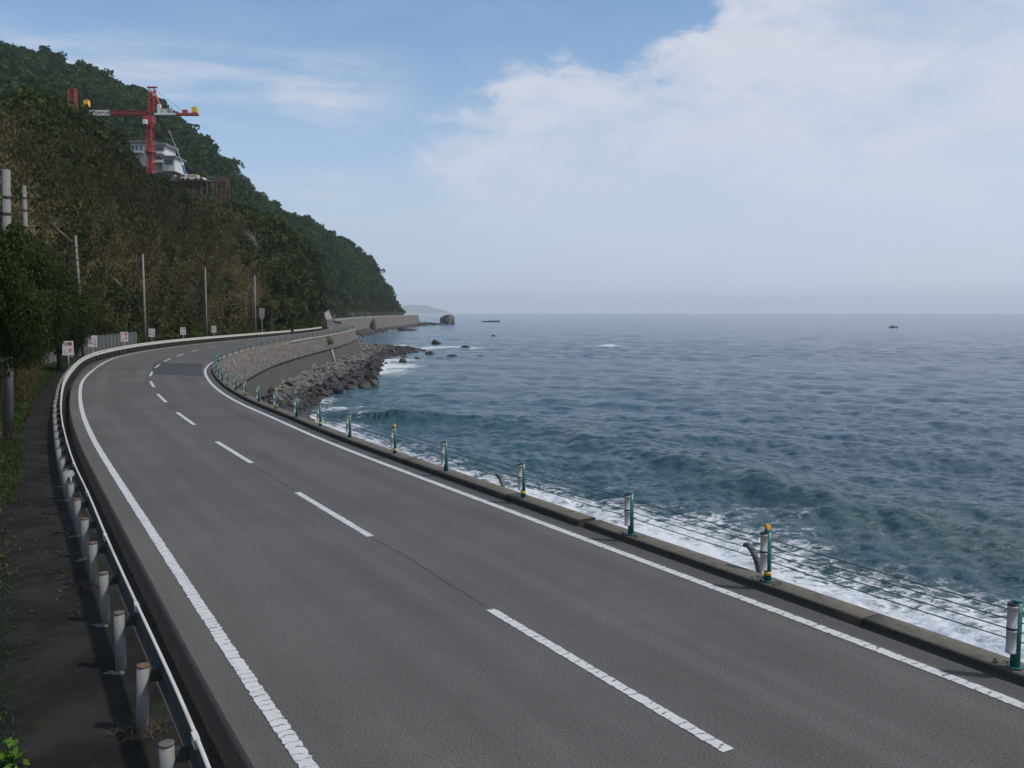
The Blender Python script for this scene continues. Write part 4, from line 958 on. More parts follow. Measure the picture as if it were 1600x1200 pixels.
def fanhill(fn, us, ts, name, mt):
    U, T_ = np.meshgrid(us, ts, indexing='ij'); X_, Y_, Z_ = fn(U, T_); V = np.stack([X_, Y_, Z_], -1); n1_, n2_ = U.shape
    i, j = np.meshgrid(np.arange(n1_ - 1), np.arange(n2_ - 1), indexing='ij'); F = np.stack([i * n2_ + j, (i + 1) * n2_ + j, (i + 1) * n2_ + j + 1, i * n2_ + j + 1], -1).reshape(-1, 4)
    return S(npmesh(name, V.reshape(-1, 3), F, mt, smooth=True))
fanhill(near_h, np.r_[np.linspace(-1300, -100, 40), np.linspace(-90, 512, 130)], np.r_[np.linspace(-.06, 1, 40), 1.3, 1.8, 2.4], 'hillside', M['soil'])
fanhill(far_h, np.r_[np.linspace(-400, 628, 180)], np.r_[np.linspace(-.015, 1, 60), 1.3, 2.0], 'far_hill', M['soil'])
# very distant headland
hm = MB(); hv = []
prof = [(600, 0), (628, 10), (640, 12.5), (652, 12), (668, 11.5), (680, 7), (694, 4), (705, 0)]
Yh = 14000
for k, (u, h) in enumerate(prof):
    for dy in (0, 300, 900): hv.append(((u - 800) / FPX * (Yh + dy), Yh + dy, SEA - 2 if dy != 300 else SEA - 2 + h * Yh / FPX + 10))
S(npmesh('distant_headland', hv, [(k * 3 + a, (k + 1) * 3 + a, (k + 1) * 3 + a + 1, k * 3 + a + 1) for k in range(len(prof) - 1) for a in (0, 1)], M['soil'], smooth=True))

# ------------------------------------------------------------------ forest on the hills
rf = np.random.default_rng(77)
FAR = [crown(500 + k, 9, 300, .15, (1, 1, .85), .7, (.34, .55), .7) for k in range(6)]
n_ = 5200; u = rf.uniform(-40, 629, n_); t = rf.random(n_) ** .9
keep = rf.random(n_) < np.interp(u, [0, 300, 560, 629], [.9, 1, .7, .6]); u, t = u[keep], t[keep]
u = np.r_[u, np.linspace(-20, 624, 230)]; t = np.r_[t, np.full(230, .985) + rf.normal(0, .012, 230)]
X_, Y_, Z_ = far_h(u, np.clip(t, 0, 1)); pv = HZ - (Z_ - CAMH) / Y_ * FPX
ok = ~((np.abs(X_ + 88.6) < 5) & (Y_ < 240)) & ~((np.abs(X_ + 115) < 22) & (Y_ > 268) & (Y_ < 300))      # clearing round the cranes and the platform
bx_, by_, _ = at_y(236, 240, 322); ok &= ~((np.abs(X_ - bx_) < 12) & (np.abs(Y_ - (by_ + 1)) < 15))
sc_f = rf.choice([2.4, 3.2, 4.0, 4.8, 6.0], len(u), p=[.2, .25, .25, .2, .1]) * rf.uniform(.85, 1.15, len(u)) * np.interp(Y_, [250, 800], [.72, 1.12]) * np.interp(u, [585, 628], [1, .55]); sc_f = np.where(t > .93, sc_f * rf.choice([.55, .7, .85, 1.15], len(u)), sc_f)
sc_f = np.where((u > 185) & (u < 300) & (Y_ < 306), sc_f * .42, np.where((u > 250) & (u < 362) & (Y_ < 287), sc_f * .5, sc_f))
P = np.stack([X_, Y_, Z_ + sc_f * .8], 1)[ok]
tint = np.clip(.40 + (fbm(P[:, 0], P[:, 1], 91, 40, 3) - .45) * .9 + rf.normal(0, .20, len(P)), 0, 1)
scatter_mesh(FAR, P, np.stack([sc_f[ok]] * 3, 1) * rf.uniform(.85, 1.2, (ok.sum(), 3)), 'far_forest', M['leaf_forest'], rf, tint=tint, label='dense green forest covering the tall far hill down to the headland', cat='forest')
# near slope: broadleaf mass at top left and right end, bamboo thicket between
NEAR = [crown(520 + k, 13, 1100, .095, (1, 1, .9), .6, (.28, .48), .65) for k in range(6)]
n_ = 1500; u = rf.uniform(-60, 498, n_); t = rf.random(n_)
X_, Y_, Z_ = near_h(u, t); V_ = HZ - (Z_ + 2 - CAMH) / Y_ * FPX
green = ((u > 292 + (V_ - 290) * .60 + rf.normal(0, 12, n_)) & (V_ > 200)) | ((V_ < 238 + rf.normal(0, 14, n_)) & (u > 15)) | ((V_ < 285 + rf.normal(0, 18, n_)) & (u < 230) & (u > 60)) | ((u < 250) & (t > .78)) | (rf.random(n_) < .20)
green &= ~((u > 395) & (u < 425) & (t < .25) & (rf.random(n_) < .5))
g = np.where(green)[0]; g = g[rf.random(len(g)) < np.interp(u[g], [0, 300, 400, 508], [1, 1, 1, 1])]
u2 = np.r_[u[g], np.linspace(-20, 501, 120)]; t2 = np.r_[t[g], np.full(120, .97) + rf.normal(0, .02, 120)]
X2, Y2_, Z2 = near_h(u2, np.clip(t2, 0, 1)); s2_ = rf.uniform(2.0, 4.3, len(u2)) * np.interp(u2, [480, 501], [1, .62]); P = np.stack([X2, Y2_, Z2 + s2_ * .75], 1)
tint = np.clip(.36 + (fbm(P[:, 0], P[:, 1], 95, 13, 3) - .45) * 1.2 + rf.normal(0, .17, len(P)), 0, 1)
scatter_mesh(NEAR, P, np.stack([s2_] * 3, 1) * rf.uniform(.85, 1.25, (len(P), 3)), 'slope_forest', M['leaf_green'], rf, tint=tint, label='dark evergreen woodland on the near slope above the road', cat='forest')
def bamboo(seed, nc=9, per=150):
    r = np.random.default_rng(seed); Cs, Ns, Ts = [], [], []
    for k in range(nc):
        a = r.uniform(0, 6.283); L = r.uniform(.8, 1.25); ln = r.uniform(.10, .5); bx_ = r.normal(0, .20, 2); tt = r.uniform(.12, 1, per) ** .8
        x = bx_[0] + np.cos(a) * ln * tt ** 2.2 * L; y = bx_[1] + np.sin(a) * ln * tt ** 2.2 * L; z = L * (tt - .22 * ln * tt ** 4)
        wd = .075 * (1.2 - tt) + .022; C_ = np.stack([x, y, z], 1) + r.normal(0, 1, (per, 3)) * wd[:, None] * [1, 1, .7]
        Cs.append(C_); q = r.normal(size=(per, 3)); q[:, 2] *= .4; Ns.append(q / np.linalg.norm(q, axis=1)[:, None]); Ts.append(np.full(per, r.uniform(-.24, .24)) + r.normal(0, .08, per))
    V, F = leafset(r, np.vstack(Cs), np.vstack(Ns), .023, .32, .5, 1.8); return V, F, np.concatenate(Ts)
BAM = [bamboo(540 + k) for k in range(7)]
n_ = 1500; u = rf.uniform(-60, 415, n_); t = rf.random(n_) ** 1.1 * .93; X_, Y_, Z_ = near_h(u, t); V_ = HZ - (Z_ + 2 - CAMH) / Y_ * FPX
ok = (u < 292 + (V_ - 290) * .60 + rf.normal(0, 14, n_)) & (V_ > 232 + rf.normal(0, 12, n_)) & ~((u < 250) & (t > .84)) & (u < 405)
P = np.stack([X_, Y_, Z_ - .2], 1)[ok]; hb = rf.uniform(4.2, 8.0, ok.sum()); tint = np.clip(.62 - P[:, 2] * .019 + (fbm(P[:, 0], P[:, 1], 99, 13, 3) - .45) * 1.9 + rf.normal(0, .14, len(P)), 0, 1)
scatter_mesh(BAM, P, np.stack([hb] * 3, 1) * rf.uniform(.85, 1.15, (len(P), 3)), 'bamboo_thicket', M['leaf_bamboo'], rf, tint=tint, label='brown and olive bamboo thicket covering the slope behind the poles', cat='bamboo')
# undergrowth along the foot of the slope
UND = [crown(560 + k, 8, 420, .14, (1, 1, .7), .5, (.3, .5), .8) for k in range(4)]
u = rf.uniform(150, 492, 420); t = rf.uniform(-.05, .10, 420); X_, Y_, Z_ = near_h(u, t); P = np.stack([X_ + 1.2, Y_, np.maximum(Z_, .1) + .3], 1)
scatter_mesh(UND, P, rf.uniform(.6, 1.35, (420, 3)), 'undergrowth', M['leaf_green'], rf, tint=np.clip(rf.normal(1.0, .2, 420), 0, 1), label='bright green undergrowth along the foot of the slope behind the guard rail', cat='shrubs')
u = rf.uniform(522, 628, 260); t = rf.uniform(.0, .07, 260); X_, Y_, Z_ = far_h(u, t); P = np.stack([X_, Y_, Z_ + .6], 1)
scatter_mesh(UND, P, rf.uniform(1.6, 3.0, (260, 3)), 'undergrowth', M['leaf_forest'], rf, tint=np.clip(rf.normal(.8, .15, 260), 0, 1), label='pale green scrub along the road at the foot of the headland', cat='shrubs')

# ------------------------------------------------------------------ nearest trees, each its own thing
def tree(name, loc, R_, h, seed, mt, lab, cat='tree', nb=22, nl=26000, leaf=.085, group=None, asp=.5, spread=.75, trunk_h=None, blob=(.24, .42)):
    e = empty(name, loc, label=lab, cat=cat, group=group)
    V, F, T_ = crown(seed, nb, nl, leaf / R_[0], (1, 1, 1), asp, blob, spread, full=True); V = V * [R_[0], R_[1], R_[2]]; V[:, 2] += h
    npmesh('crown', V, F, mt, e, tint=np.clip(T_ + .42, 0, 1)); trunk_mb(trunk_h or h, .12 + R_[0] * .03, 0, seed).build('trunk', M['bark'], e, smooth=True); return e
tree('evergreen_tree', (-15.9, 27.0, .1), (1.7, 1.7, 2.75), 4.75, 901, M['leaf_green'], 'dark glossy evergreen at the left edge with green leaves round the nearest concrete pole', nl=52000, leaf=.048, nb=34, blob=(.18, .44))
tree('evergreen_tree', (-31.3, 57, .1), (4.1, 3.9, 4.3), 4.6, 902, M['leaf_green'], 'broad dark evergreen overhanging the pavement left of the nearest sign', nl=60000, leaf=.085, nb=44, blob=(.16, .42))
tree('evergreen_tree', (-34.1, 67.5, .1), (2.6, 2.6, 3.4), 4.3, 903, M['leaf_green'], 'rounded dark evergreen covering the near end of the steel fence', nl=34000, leaf=.085, nb=28, blob=(.18, .44))
tree('evergreen_tree', (-24.2, 44, .1), (2.6, 2.5, 3.2), 4.8, 904, M['leaf_green'], 'dark evergreen in front of the second concrete pole', nl=46000, leaf=.065, nb=34, blob=(.18, .42))
def cane(loc, n, h, seed, lab, mt='leaf_bamboo'):
    r = np.random.default_rng(seed); Vs, Fs, Ts = [], [], []; b_ = 0
    for k in range(n):
        V, F, T_ = bamboo(seed + k, 8, 260); s_ = h * r.uniform(.8, 1.15); V = V * [s_ * .8, s_ * .8, s_]; V[:, 0] += r.normal(0, h * .28); V[:, 1] += r.normal(0, h * .3)
        Vs.append(V); Fs.append(F + b_); b_ += len(V); Ts.append(T_)
    e = empty('bamboo_clump', loc, label=lab, cat='bamboo'); npmesh('leaves', np.vstack(Vs), np.vstack(Fs), M[mt], e, tint=np.clip(np.concatenate(Ts) + .6, 0, 1))
    mb = MB()
    for k in range(14):
        a = r.uniform(0, 6.28); x0, y0 = r.normal(0, h * .22, 2); mb.tube([(x0, y0, -.1), (x0 + .15 * h * math.cos(a), y0 + .15 * h * math.sin(a), h * .9)], [.014, .006], 5)
    mb.build('culms', M['culm'], e)
cane((-22.6, 39.5, .1), 9, 2.4, 700, 'brownish dwarf bamboo clump hanging over the pavement beside the second pole')
cane((-17.3, 27.5, .1), 5, 1.8, 720, 'olive dwarf bamboo clump behind the nearest concrete pole')
cane((-29.4, 53.0, .1), 8, 2.3, 740, 'tall dwarf bamboo clump under the broad evergreen at the pavement edge')
cane((-26.2, 47.0, .1), 7, 2.2, 760, 'dwarf bamboo clump just behind the second concrete pole')
cane((-33.6, 62.5, .1), 5, 1.3, 780, 'low bamboo grass clump at the near end of the steel fence')
# weed with bright leaves in the bottom left corner
def weed(loc, n, h, seed, lab):
    r = np.random.default_rng(seed); e = empty('leafy_weed', loc, label=lab, cat='plant'); C_, N_ = [], []; mb = MB()
    for k in range(n):
        a = r.uniform(0, 6.283); tip = Vector((math.cos(a) * h * .5 * r.random(), math.sin(a) * h * .5 * r.random(), h * r.uniform(.6, 1.1))); mb.tube([(0, 0, 0), tip * .5, tip], [.006, .004, .002], 5)
        for j_ in range(9):
            t_ = r.uniform(.35, 1); C_.append(tuple(tip * t_ + Vector(r.normal(0, .05, 3)))); N_.append((0, 0, 1))
    V, F = leafset(r, np.array(C_), np.array(N_), .045, .55, .55); npmesh('leaves', V, F, M['leaf_bright'], e, tint=r.random(len(F))); mb.build('stems', M['grass'], e)
for (u, v, Y, n_, h, lab) in ((-8, 1190, 6.6, 16, .34, 'bright green leafy weed in the bottom left corner'), (-10, 1100, 7.7, 10, .30, 'smaller bright weed just above the corner weed'), (-6, 1062, 8.4, 6, .22, 'smallest bright weed sprig at the left edge')):
    weed(((u - 800) / FPX * Y - .02, Y, .02), n_, h, int(v), lab)
# dead culms and bare trees
culms = [(133, 480, 172, 425, 'pale dead bamboo stem leaning left of the fence end pole'), (268, 376, 300, 358, 'short pale leaning stem high on the brown slope'), (240, 528, 256, 450, 'thin pale upright stem just right of the fence end pole'), (250, 530, 262, 455, 'second thin pale stem right of the fence end pole'),
         (318, 462, 375, 397, 'long pale dead stem leaning above the fifth sign'), (325, 450, 372, 422, 'lower leaning dead stem between the two far slim poles'), (222, 340, 240, 305, 'pale dead stem standing high on the left slope'), (360, 490, 385, 465, 'short dead stem low beside the farthest slim pole')]
for (u0, v0, u1, v1, lab) in culms:
    # find the slope point seen at the lower end
    tt = np.linspace(0, 1, 200); X_, Y_, Z_ = near_h(np.full(200, u0, float), tt); vv = HZ - (Z_ + 5.5 - CAMH) / Y_ * FPX; k = int(np.abs(vv - v0).argmin()); Yk = max(Y_[k] - 6, Y_[0] - 1.5)
    a = Vector(at_y(u0, v0, Yk)); b_ = Vector(at_y(u1, v1, Yk)); b_.y -= 1.0; mb = MB().tube([a + (a - b_) * .35 + Vector((0, 5, 0)), a, a.lerp(b_, .5) + Vector((0, 0, .12)), b_], [.06, .055, .045, .02], 6)
    tag(mb.build('dead_bamboo', M['culm']), label=lab, cat='bamboo stem')
def bare(u, v, wpx, seed, lab):
    tt = np.linspace(0, 1, 200); X_, Y_, Z_ = near_h(np.full(200, u, float), tt); vv = HZ - (Z_ + 6 - CAMH) / Y_ * FPX; k = int(np.abs(vv - v).argmin()); Yk = Y_[k] - 7; c = Vector(at_y(u, v, Yk)); r = random.Random(seed)
    e = empty('bare_tree', c, label=lab, cat='tree'); L = wpx * Yk / FPX; mb = MB(); mb.tube([(0, 5, -L * 1.1), (0, 2, -L * .5), (0, 0, 0)], [.10, .07, .05], 6); mb.build('trunk', M['pale_bark'], e); mb = MB()
    for q in range(16):
        a = r.uniform(-1.3, 1.3); l_ = L * r.uniform(.4, .9); s_ = Vector((0, 2, -L * .5)).lerp(Vector((0, 0, 0)), r.random()); e_ = s_ + Vector((math.sin(a) * l_, -r.random() * l_ * .6, math.cos(a) * l_)); m_ = s_.lerp(e_, .5) + Vector((r.uniform(-.1, .1) * l_, 0, .1 * l_)); mb.tube([s_, m_, e_], [.045, .028, .01], 5)
        for _ in range(2): f_ = m_.lerp(e_, r.random()); mb.tube([f_, f_ + Vector((r.uniform(-.4, .4) * l_, -.1, r.uniform(.1, .4) * l_))], [.02, .008], 4)
    mb.build('branches', M['pale_bark'], e)
bare(396, 372, 24, 1, 'bare pale branched tree high on the green slope'); bare(74, 342, 26, 2, 'bare pale forked tree on the brown slope right of the second pole'); bare(160, 415, 26, 3, 'bare grey branches on the brown slope right of the third concrete pole')
# yellow leaved bush and plant on the wall
x_, y_, z_ = at_y(424, 482, 180)
e = empty('yellow_bush', (x_, 180, 0), label='yellowish bush on the slope right of the white board', cat='bush'); V, F, T_ = crown(951, 10, 3500, .13, (1.7, 1.4, 2.0), .4, (.3, .5), .7, 1.0, z_); npmesh('leaves', V, F, M['yellow_leaf'], e, tint=np.clip(T_ + .5, 0, 1)); trunk_mb(z_, .1, 4, 9).build('stem', M['bark'], e)
x_, y_, z_ = at_y(511, 533, 172)
e = empty('wall_plant', (x_, 173, z_ - .3), label='tuft of yellowish weeds growing out of the far stone sea wall', cat='plant'); V, F, T_ = crown(952, 7, 1400, .10, (1.5, .8, 1.1), .4, (.3, .5), .7, 1.0); npmesh('leaves', V, F, M['yellow_leaf'], e, tint=np.clip(T_ + .55, 0, 1))
# grey sprayed slope by the far road
xs_, ys_, zs_ = at_y(508, 478, 450); zb = at_y(508, 497, 450)[2]
def hp(u, v, Y): return at_y(u, v, Y)
vs = [hp(496, 499.5, 436), hp(519, 499.5, 452), hp(511, 479, 462), hp(505, 477.5, 464), hp(497, 484, 455), hp(494, 499, 480), hp(520, 499, 482), hp(511, 479, 474), hp(500, 478, 476)]
mb = MB(); mb.add(vs, [(0, 1, 2, 3), (0, 3, 4), (0, 4, 8, 5), (1, 6, 7, 2), (2, 7, 8, 3), (3, 8, 4), (5, 8, 7, 6)]); tag(mb.build('retaining_slope', M['far_conc']), label='pale grey concrete slope where the road disappears behind the trees', cat='retaining wall')
# slim posts along the far road
for (u, vt, vb, lab) in ((523, 490, 497, 'slim pale post on the distant road nearest the concrete slope'), (552, 489, 495.5, 'second slim pale post along the distant road'), (565, 488.5, 495, 'third slim pale post along the distant road'), (575, 489, 494, 'fourth slim pale post along the distant road'), (617, 483, 492, 'grey post near the foot of the headland')):
    Yp = np.interp(u, [520, 550, 580, 617], [395, 470, 560, 700]); a = Vector(at_y(u, vb + 1, Yp)); b_ = Vector(at_y(u, vt, Yp)); tag(MB().tube([a, b_], [.16, .13], 6).build('roadside_post', M['pale_conc']), label=lab, cat='post')
a = Vector(at_y(646, 492, 840)); b_ = Vector(at_y(646, 479, 840))
ff_ = empty('net_fence', (0, 0, 0), label='thin grey net fence along the foot of the headland above the distant wall', cat='fence'); mb = MB()
FO = offset(RL, -9.3); sf = arclen(FO)
for s_ in np.arange(sw + 300, sf[-1] - 30, 12):
    x, y = (float(np.interp(s_, sf, FO[:, i])) for i in (0, 1)); MB().tube([(x, y, 2), (x, y, 2.0 + 2.6)], .07, 5).build('fence_post', M['fence'], ff_)
for h in (.9, 1.8, 2.6):
    idx = (sf > sw + 300) & (sf < sf[-1] - 30); P3 = [(p[0], p[1], 1.9 + h) for p in FO[idx][::20]]; mb.tube(P3, .035, 4)
mb.build('net', M['fence'], ff_)

# ------------------------------------------------------------------ construction site on the hill
def lattice(mb, a, b, w, n, t=.10, diag=True):
    a, b = Vector(a), Vector(b); d = (b - a); L = d.length; d.normalize(); up = Vector((0, 0, 1)) if abs(d.z) < .8 else Vector((0, 1, 0)); x = d.cross(up).normalized(); y = d.cross(x).normalized()
    cs = [(x * sx + y * sy) * w / 2 for sx, sy in ((-1, -1), (1, -1), (1, 1), (-1, 1))]
    for c in cs: mb.bar(a + c, b + c, t)
    for k in range(n):
        p0 = a + d * L * k / n; p1 = a + d * L * (k + 1) / n
        for q in range(4):
            c0, c1 = cs[q], cs[(q + 1) % 4]; mb.bar(p0 + c0, p0 + c1, t * .6); mb.bar(p0 + (c0 if k % 2 else c1), p1 + (c1 if k % 2 else c0), t * .6)
    return mb
YC = 220.0
mx, _, mz0 = at_y(236, 262, YC); _, _, mzt = at_y(236, 182, YC); ox = lambda px: (px) * YC / FPX
cr = empty('tower_crane', (mx, YC, 0), label='red tower crane on the hill with white counter jib and yellow counterweight', cat='crane')
lattice(MB(), (0, 0, mz0 - 9), (0, 0, mzt - 1.6), 1.4, 18, .13).box((0, 0, (mz0 - 9 + mzt) / 2), (.5, .5, mzt - mz0 + 7)).build('mast', M['crane_red'], cr)
mb = MB(); mb.box((0, 0, mzt - .8), (2.3, 2.3, 1.6)); mb.tube([(0, 0, mzt - 2.6), (0, 0, mzt - 1.6)], [.9, 1.25], 10); mb.build('slewing_ring', M['crane_red'], cr); MB().tube([(0, 0, mzt - 8.6), (0, 0, mzt - 8.2)], 1.3, 10).build('mast_collar', M['crane_red'], cr)
MB().box((-.5, -1.4, mzt - 1.6), (1.0, .9, 1.1)).build('operator_cab', M['crane_white'], cr, bevel=.1)
zj = at_y(236, 176.5, YC)[2]
mb = MB(); lattice(mb, (.6, 0, zj), (.9, 0, at_y(240, 140, YC)[2]), 1.2, 7, .16); mb.bar((3.2, 0, zj), (1.2, 0, zj + 5.6), .2); mb.bar((3.2, .6, zj), (1.2, .4, zj + 5.6), .2); mb.box((.9, 0, zj + 6.0), (2.3, .8, .25)); mb.build('apex_tower', M['crane_red'], cr)
def jib(px0, px1, col_, nm='jib', z=zj): return lattice(MB(), ((px0 - 236) * YC / FPX, 0, z), ((px1 - 236) * YC / FPX, 0, z), .95, max(3, int(abs(px1 - px0) / 7)), .12).build(nm, M[col_], cr)
jib(232, 176, 'crane_red'); jib(175.5, 145, 'crane_white'); jib(144.5, 60, 'crane_red')
jib(176, 232, 'crane_red')
mb = MB(); mb.box((ox(26), 0, zj - .35), (ox(34), 1.3, .45)); mb.box((ox(15.5), 0, zj + .9), (.7, .9, 2.1)); mb.box((ox(27), -.4, zj + .5), (ox(20), .08, .08)); mb.box((ox(27), -.4, zj + .9), (ox(20), .08, .08))
for k in range(8): mb.box((ox(18 + k * 2.7), -.4, zj + .4), (.08, .08, 1.1))
mb.box((ox(22), .1, zj + .35), (.9, .8, .9)); mb.build('counter_jib', M['crane_white'], cr)
mb = MB(); mb.box((ox(58.5), 0, zj - .35), (ox(33), 1.3, .5)); mb.box((ox(55), 0, zj + .3), (1.1, .9, .8)); mb.build('counter_jib_end', M['crane_red'], cr)
MB().box((ox(70), 0, zj + .65), (ox(8), 1.3, 1.35)).build('counterweight', M['crane_yellow'], cr, bevel=.05)
MB().tube([(1.0, 0, zj + 5.9), (ox(52), 0, zj + .3)], .04, 5).tube([(.6, 0, zj + 5.9), (ox(-60), 0, zj + .5)], .03, 5).build('tie_rope', M['cable'], cr)
# second crane, mostly behind the trees
c2x, _, c2t = at_y(94, 130, YC); cr2 = empty('tower_crane', (c2x, YC + 6, 0), label='second red tower crane showing only its apex frame and jib end above the trees', cat='crane')
mb = MB(); z2 = at_y(94, 170, YC)[2]
for dx_ in (-.75, .75):
    for dy_ in (-.5, .5): mb.bar((dx_, dy_, z2), (dx_, dy_, c2t), .2)
for k in range(5): mb.box((0, 0, z2 + (c2t - z2) * (k + 1) / 5 - .1), (1.6, 1.1, .14)); mb.bar((-.75, -.5, z2 + (c2t - z2) * k / 5), (.75, -.5, z2 + (c2t - z2) * (k + 1) / 5), .12)
mb.build('apex_tower', M['crane_red'], cr2); lattice(MB(), (0, 0, 18), (0, 0, z2), 1.5, 16, .17).build('mast', M['crane_red'], cr2)
mb = MB(); mb.box((ox(22), 0, at_y(94, 151, YC)[2]), (ox(7), 1.2, 1.0)); mb.bar((ox(24), 0, at_y(94, 152, YC)[2]), (ox(26), 0, at_y(94, 158, YC)[2]), .35); mb.bar((ox(22), 0, at_y(94, 152, YC)[2]), (.5, 0, z2 + .4), .12); mb.build('hook_block', M['crane_yellow'], cr2)
lattice(MB(), (ox(-78), 0, z2), (ox(-150), 0, z2 + .1), .95, 16, .12).build('jib', M['crane_red'], cr2); lattice(MB(), (0, 0, z2), (ox(-77), 0, z2), .95, 12, .12).build('jib', M['crane_white'], cr2)
# steel platform
Yp = 288.0; px_ = lambda u, v, dy=0: Vector(at_y(u, v, Yp + dy))
pf = empty('steel_platform', (px_(292, 285).x, Yp, 0), label='brown steel construction platform on tall legs on the hillside', cat='platform'); O = Vector((pf.location.x, Yp, 0))
a, b_ = px_(260, 283) - O, px_(324, 283) - O; mb = MB(); mb.box(((a + b_) / 2) + Vector((0, 3, 0)), (b_.x - a.x, 8, .55)); mb.box(((a + b_) / 2) + Vector((0, 3, -.9)), (b_.x - a.x, 6.5, .25)); mb.build('deck', M['deck_steel'], pf)
for u in (262, 274, 287, 301, 314, 323):
    c = px_(u, 283) - O; MB().bar(c + Vector((0, 0, 0)), c + Vector((0, 0, -16)), .3).bar(c + Vector((0, 5, 0)), c + Vector((0, 5, -16)), .3).build('leg', M['deck_steel'], pf)
c = px_(273, 278.5) - O; mb = MB().box(c, (ox(10) * 1.3, .08, 1.0)); mb.build('site_fence', M['pole'], pf)
c0, c1 = px_(324, 282) - O, px_(354, 284) - O; mb = MB(); 
for h in (0, 1.1): mb.bar(c0 + Vector((0, 0, h)), c1 + Vector((0, 0, h)), .14)
for k in range(8): p_ = c0.lerp(c1, k / 7); mb.bar(p_, p_ + Vector((0, 0, 1.1)), .08)
mb.build('handrail', M['fence'], pf); mb = MB(); mb.box((c0 + c1) / 2 + Vector((0, 1, -.2)), (c1.x - c0.x, 2, .3)); mb.build('walkway', M['deck_steel'], pf)
mb = MB(); u0_, u1_ = 338, 353
for u in (338, 345.5, 353):
    t_, b2 = px_(u, 277) - O, px_(u, 316) - O
    for dy in (0, 3): mb.bar(t_ + Vector((0, dy, 0)), b2 + Vector((0, dy, 0)), .22)
for v in (277, 283, 289, 297, 306):
    for dy in (0, 3): mb.bar(px_(338, v) - O + Vector((0, dy, 0)), px_(353, v) - O + Vector((0, dy, 0)), .2)
mb.bar(px_(338, 297) - O, px_(353, 306) - O, .14); mb.bar(px_(353, 297) - O, px_(338, 306) - O, .14); mb.box(px_(345.5, 287) - O + Vector((0, 1.5, 0)), (ox(13) * 1.3, 2.6, .9)); mb.build('stair_tower', M['deck_steel'], pf)
# mobile crane truck
tk = empty('mobile_crane', tuple(px_(292, 281)), label='white crane truck with raised blue and grey telescopic boom on the platform', cat='crane truck'); O = Vector(tk.location)
mb = MB(); c = px_(302, 279.5) - O; mb.box(c, (px_(321, 280).x - px_(284, 280).x, 2.4, .7)); mb.build('chassis', M['crane_white'], tk, bevel=.08)
c = px_(289.5, 276.5) - O; MB().box(c, (2.0, 2.3, 1.6)).build('cab', M['crane_white'], tk, bevel=.15); MB().box(c + Vector((-.3, -1.17, .25)), (1.0, .03, .6)).build('side_window', M['glass'], tk)
c = px_(302, 275.5) - O; MB().box(c, (3.6, 2.2, .9)).build('tan_load', M['sand'], tk, bevel=.2); c = px_(283, 274) - O; MB().box(c, (2.4, 2.2, .35)).build('red_canopy', M['crane_red'], tk)
for u in (288, 296, 308, 316):
    c = px_(u, 281.3) - O; MB().tube([c + Vector((0, -1.25, .1)), c + Vector((0, -.95, .1))], .45, 12).build('wheel', M['black'], tk, smooth=True)
MB().tube([px_(290, 273) - O, px_(285.5, 258) - O], [.42, .36], 8).build('boom_base', M['crane_blue'], tk); MB().tube([px_(285.5, 258) - O, px_(284, 254) - O], .36, 8).build('boom_collar', M['crane_white'], tk)
MB().tube([px_(284.5, 256) - O, px_(275, 231) - O], [.27, .22], 8).build('boom_section', M['fence'], tk); MB().tube([px_(275, 231) - O, px_(265, 206) - O], [.20, .13], 8).box(px_(264.5, 206) - O, (.7, .5, .6)).build('boom_tip', M['fence'], tk)
# hillside house
Yb = 316.0; hb_ = lambda u, v, dy=0.0: Vector(at_y(u, v, Yb)) + Vector((0, dy, 0)); O = hb_(236, 262)
hs = empty('hillside_house', tuple(O), label='white flat roofed house with balconies behind the red tower crane', cat='house')
def blk(u0, v0, u1, v1, d0, d1, nm, mt, bev=0): 
    a, b_ = hb_(u0, v0), hb_(u1, v1); return MB().box(((a.x + b_.x) / 2 - O.x, (d0 + d1) / 2, (a.z + b_.z) / 2 - O.z), (abs(b_.x - a.x), d1 - d0, abs(a.z - b_.z))).build(nm, M[mt], hs, bevel=bev)
blk(199, 222, 237, 268, 2, 12, 'wall', 'wall_white'); blk(237, 227, 257, 269, 1, 11, 'wall', 'wall_white'); blk(255, 247, 275, 268, -1, 8, 'wall', 'wall_white')
blk(197, 218.5, 238, 222, .8, 13, 'roof', 'roof_grey'); blk(236, 223, 259.5, 227, -.6, 12, 'roof', 'roof_grey'); blk(254, 244.5, 277.5, 247, -2.2, 9, 'roof', 'roof_grey')
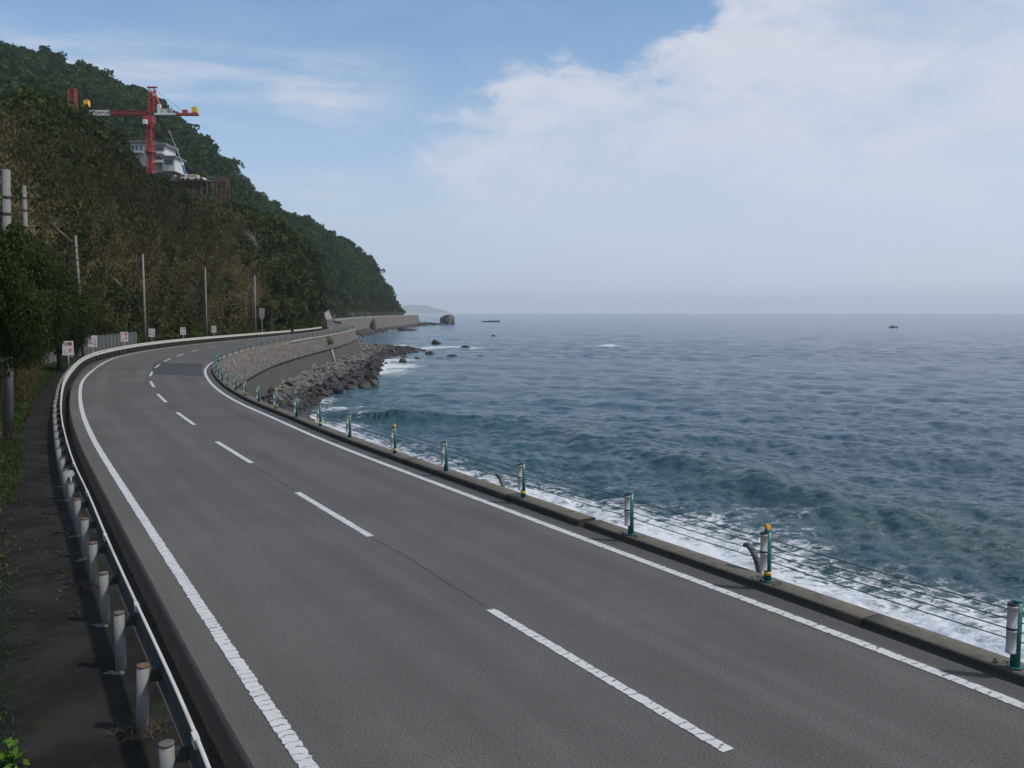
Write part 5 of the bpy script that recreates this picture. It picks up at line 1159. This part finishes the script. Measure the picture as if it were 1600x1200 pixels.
for (u0, v0, u1, v1, d) in ((202, 226, 205.5, 233, 1.92), (208, 226, 211.5, 233, 1.92), (215, 226, 218, 234, 1.92), (224, 227, 229, 240, 1.92), (241, 229, 254, 236, .92), (240, 243, 253, 248, .92), (259, 249.5, 272, 258, -1.08)): blk(u0, v0, u1, v1, d, d + .2, 'window', 'glass')
blk(238, 237.5, 256.5, 241, -1.4, 1.0, 'balcony', 'wall_white', .05); blk(238, 252, 257, 255.5, -2.4, 1.0, 'balcony', 'wall_white', .05); blk(205, 236, 222, 238, .6, 2, 'balcony', 'wall_white', .05)
# fishing boat
bx, by = at_z(1396, 512, SEA); bt = empty('fishing_boat', (bx, by, SEA), label='small dark fishing boat far out on the right side of the sea', cat='boat')
mb = MB(); ring = []; L = 7.5
for k, (x, w_, s_) in enumerate(((-.5, .8, .9), (-.3, 1.0, .8), (.1, 1.05, .85), (.35, .7, 1.1), (.5, .05, 1.5))):
    ring.append([(x * L, -w_, s_), (x * L * .95, -w_ * .6, -.3), (x * L * .95, w_ * .6, -.3), (x * L, w_, s_)])
vs = [p for r_ in ring for p in r_]; fs = [(k * 4 + j, (k + 1) * 4 + j, (k + 1) * 4 + (j + 1) % 4, k * 4 + (j + 1) % 4) for k in range(4) for j in range(4)] + [(0, 1, 2, 3)]
mb.add(vs, fs); mb.build('hull', M['pipe'], bt); MB().box((-.8, 0, 1.4), (1.6, 1.3, 1.2)).build('cabin', M['fence'], bt, bevel=.08); MB().tube([(.5, 0, .8), (.5, 0, 2.6)], .05, 6).build('mast', M['fence'], bt)

# ------------------------------------------------------------------ air
hz = MB().box((0, 3000, 80 - 6), (26000, 24000, 180)); h_ = hz.build('haze', M['soil']); m = bpy.data.materials.new('haze air'); m.use_nodes = True; N = NT(m.node_tree)
vp = N.n('ShaderNodeVolumePrincipled', {'Color': (.86, .94, 1.0, 1), 'Density': 0.00011, 'Anisotropy': 0.0}); N.n('ShaderNodeOutputMaterial', {'Volume': vp.outputs[0]})
h_.data.materials.clear(); h_.data.materials.append(m); tag(h_, label='thin pale sea haze over the whole bay', cat='haze', kind='stuff')
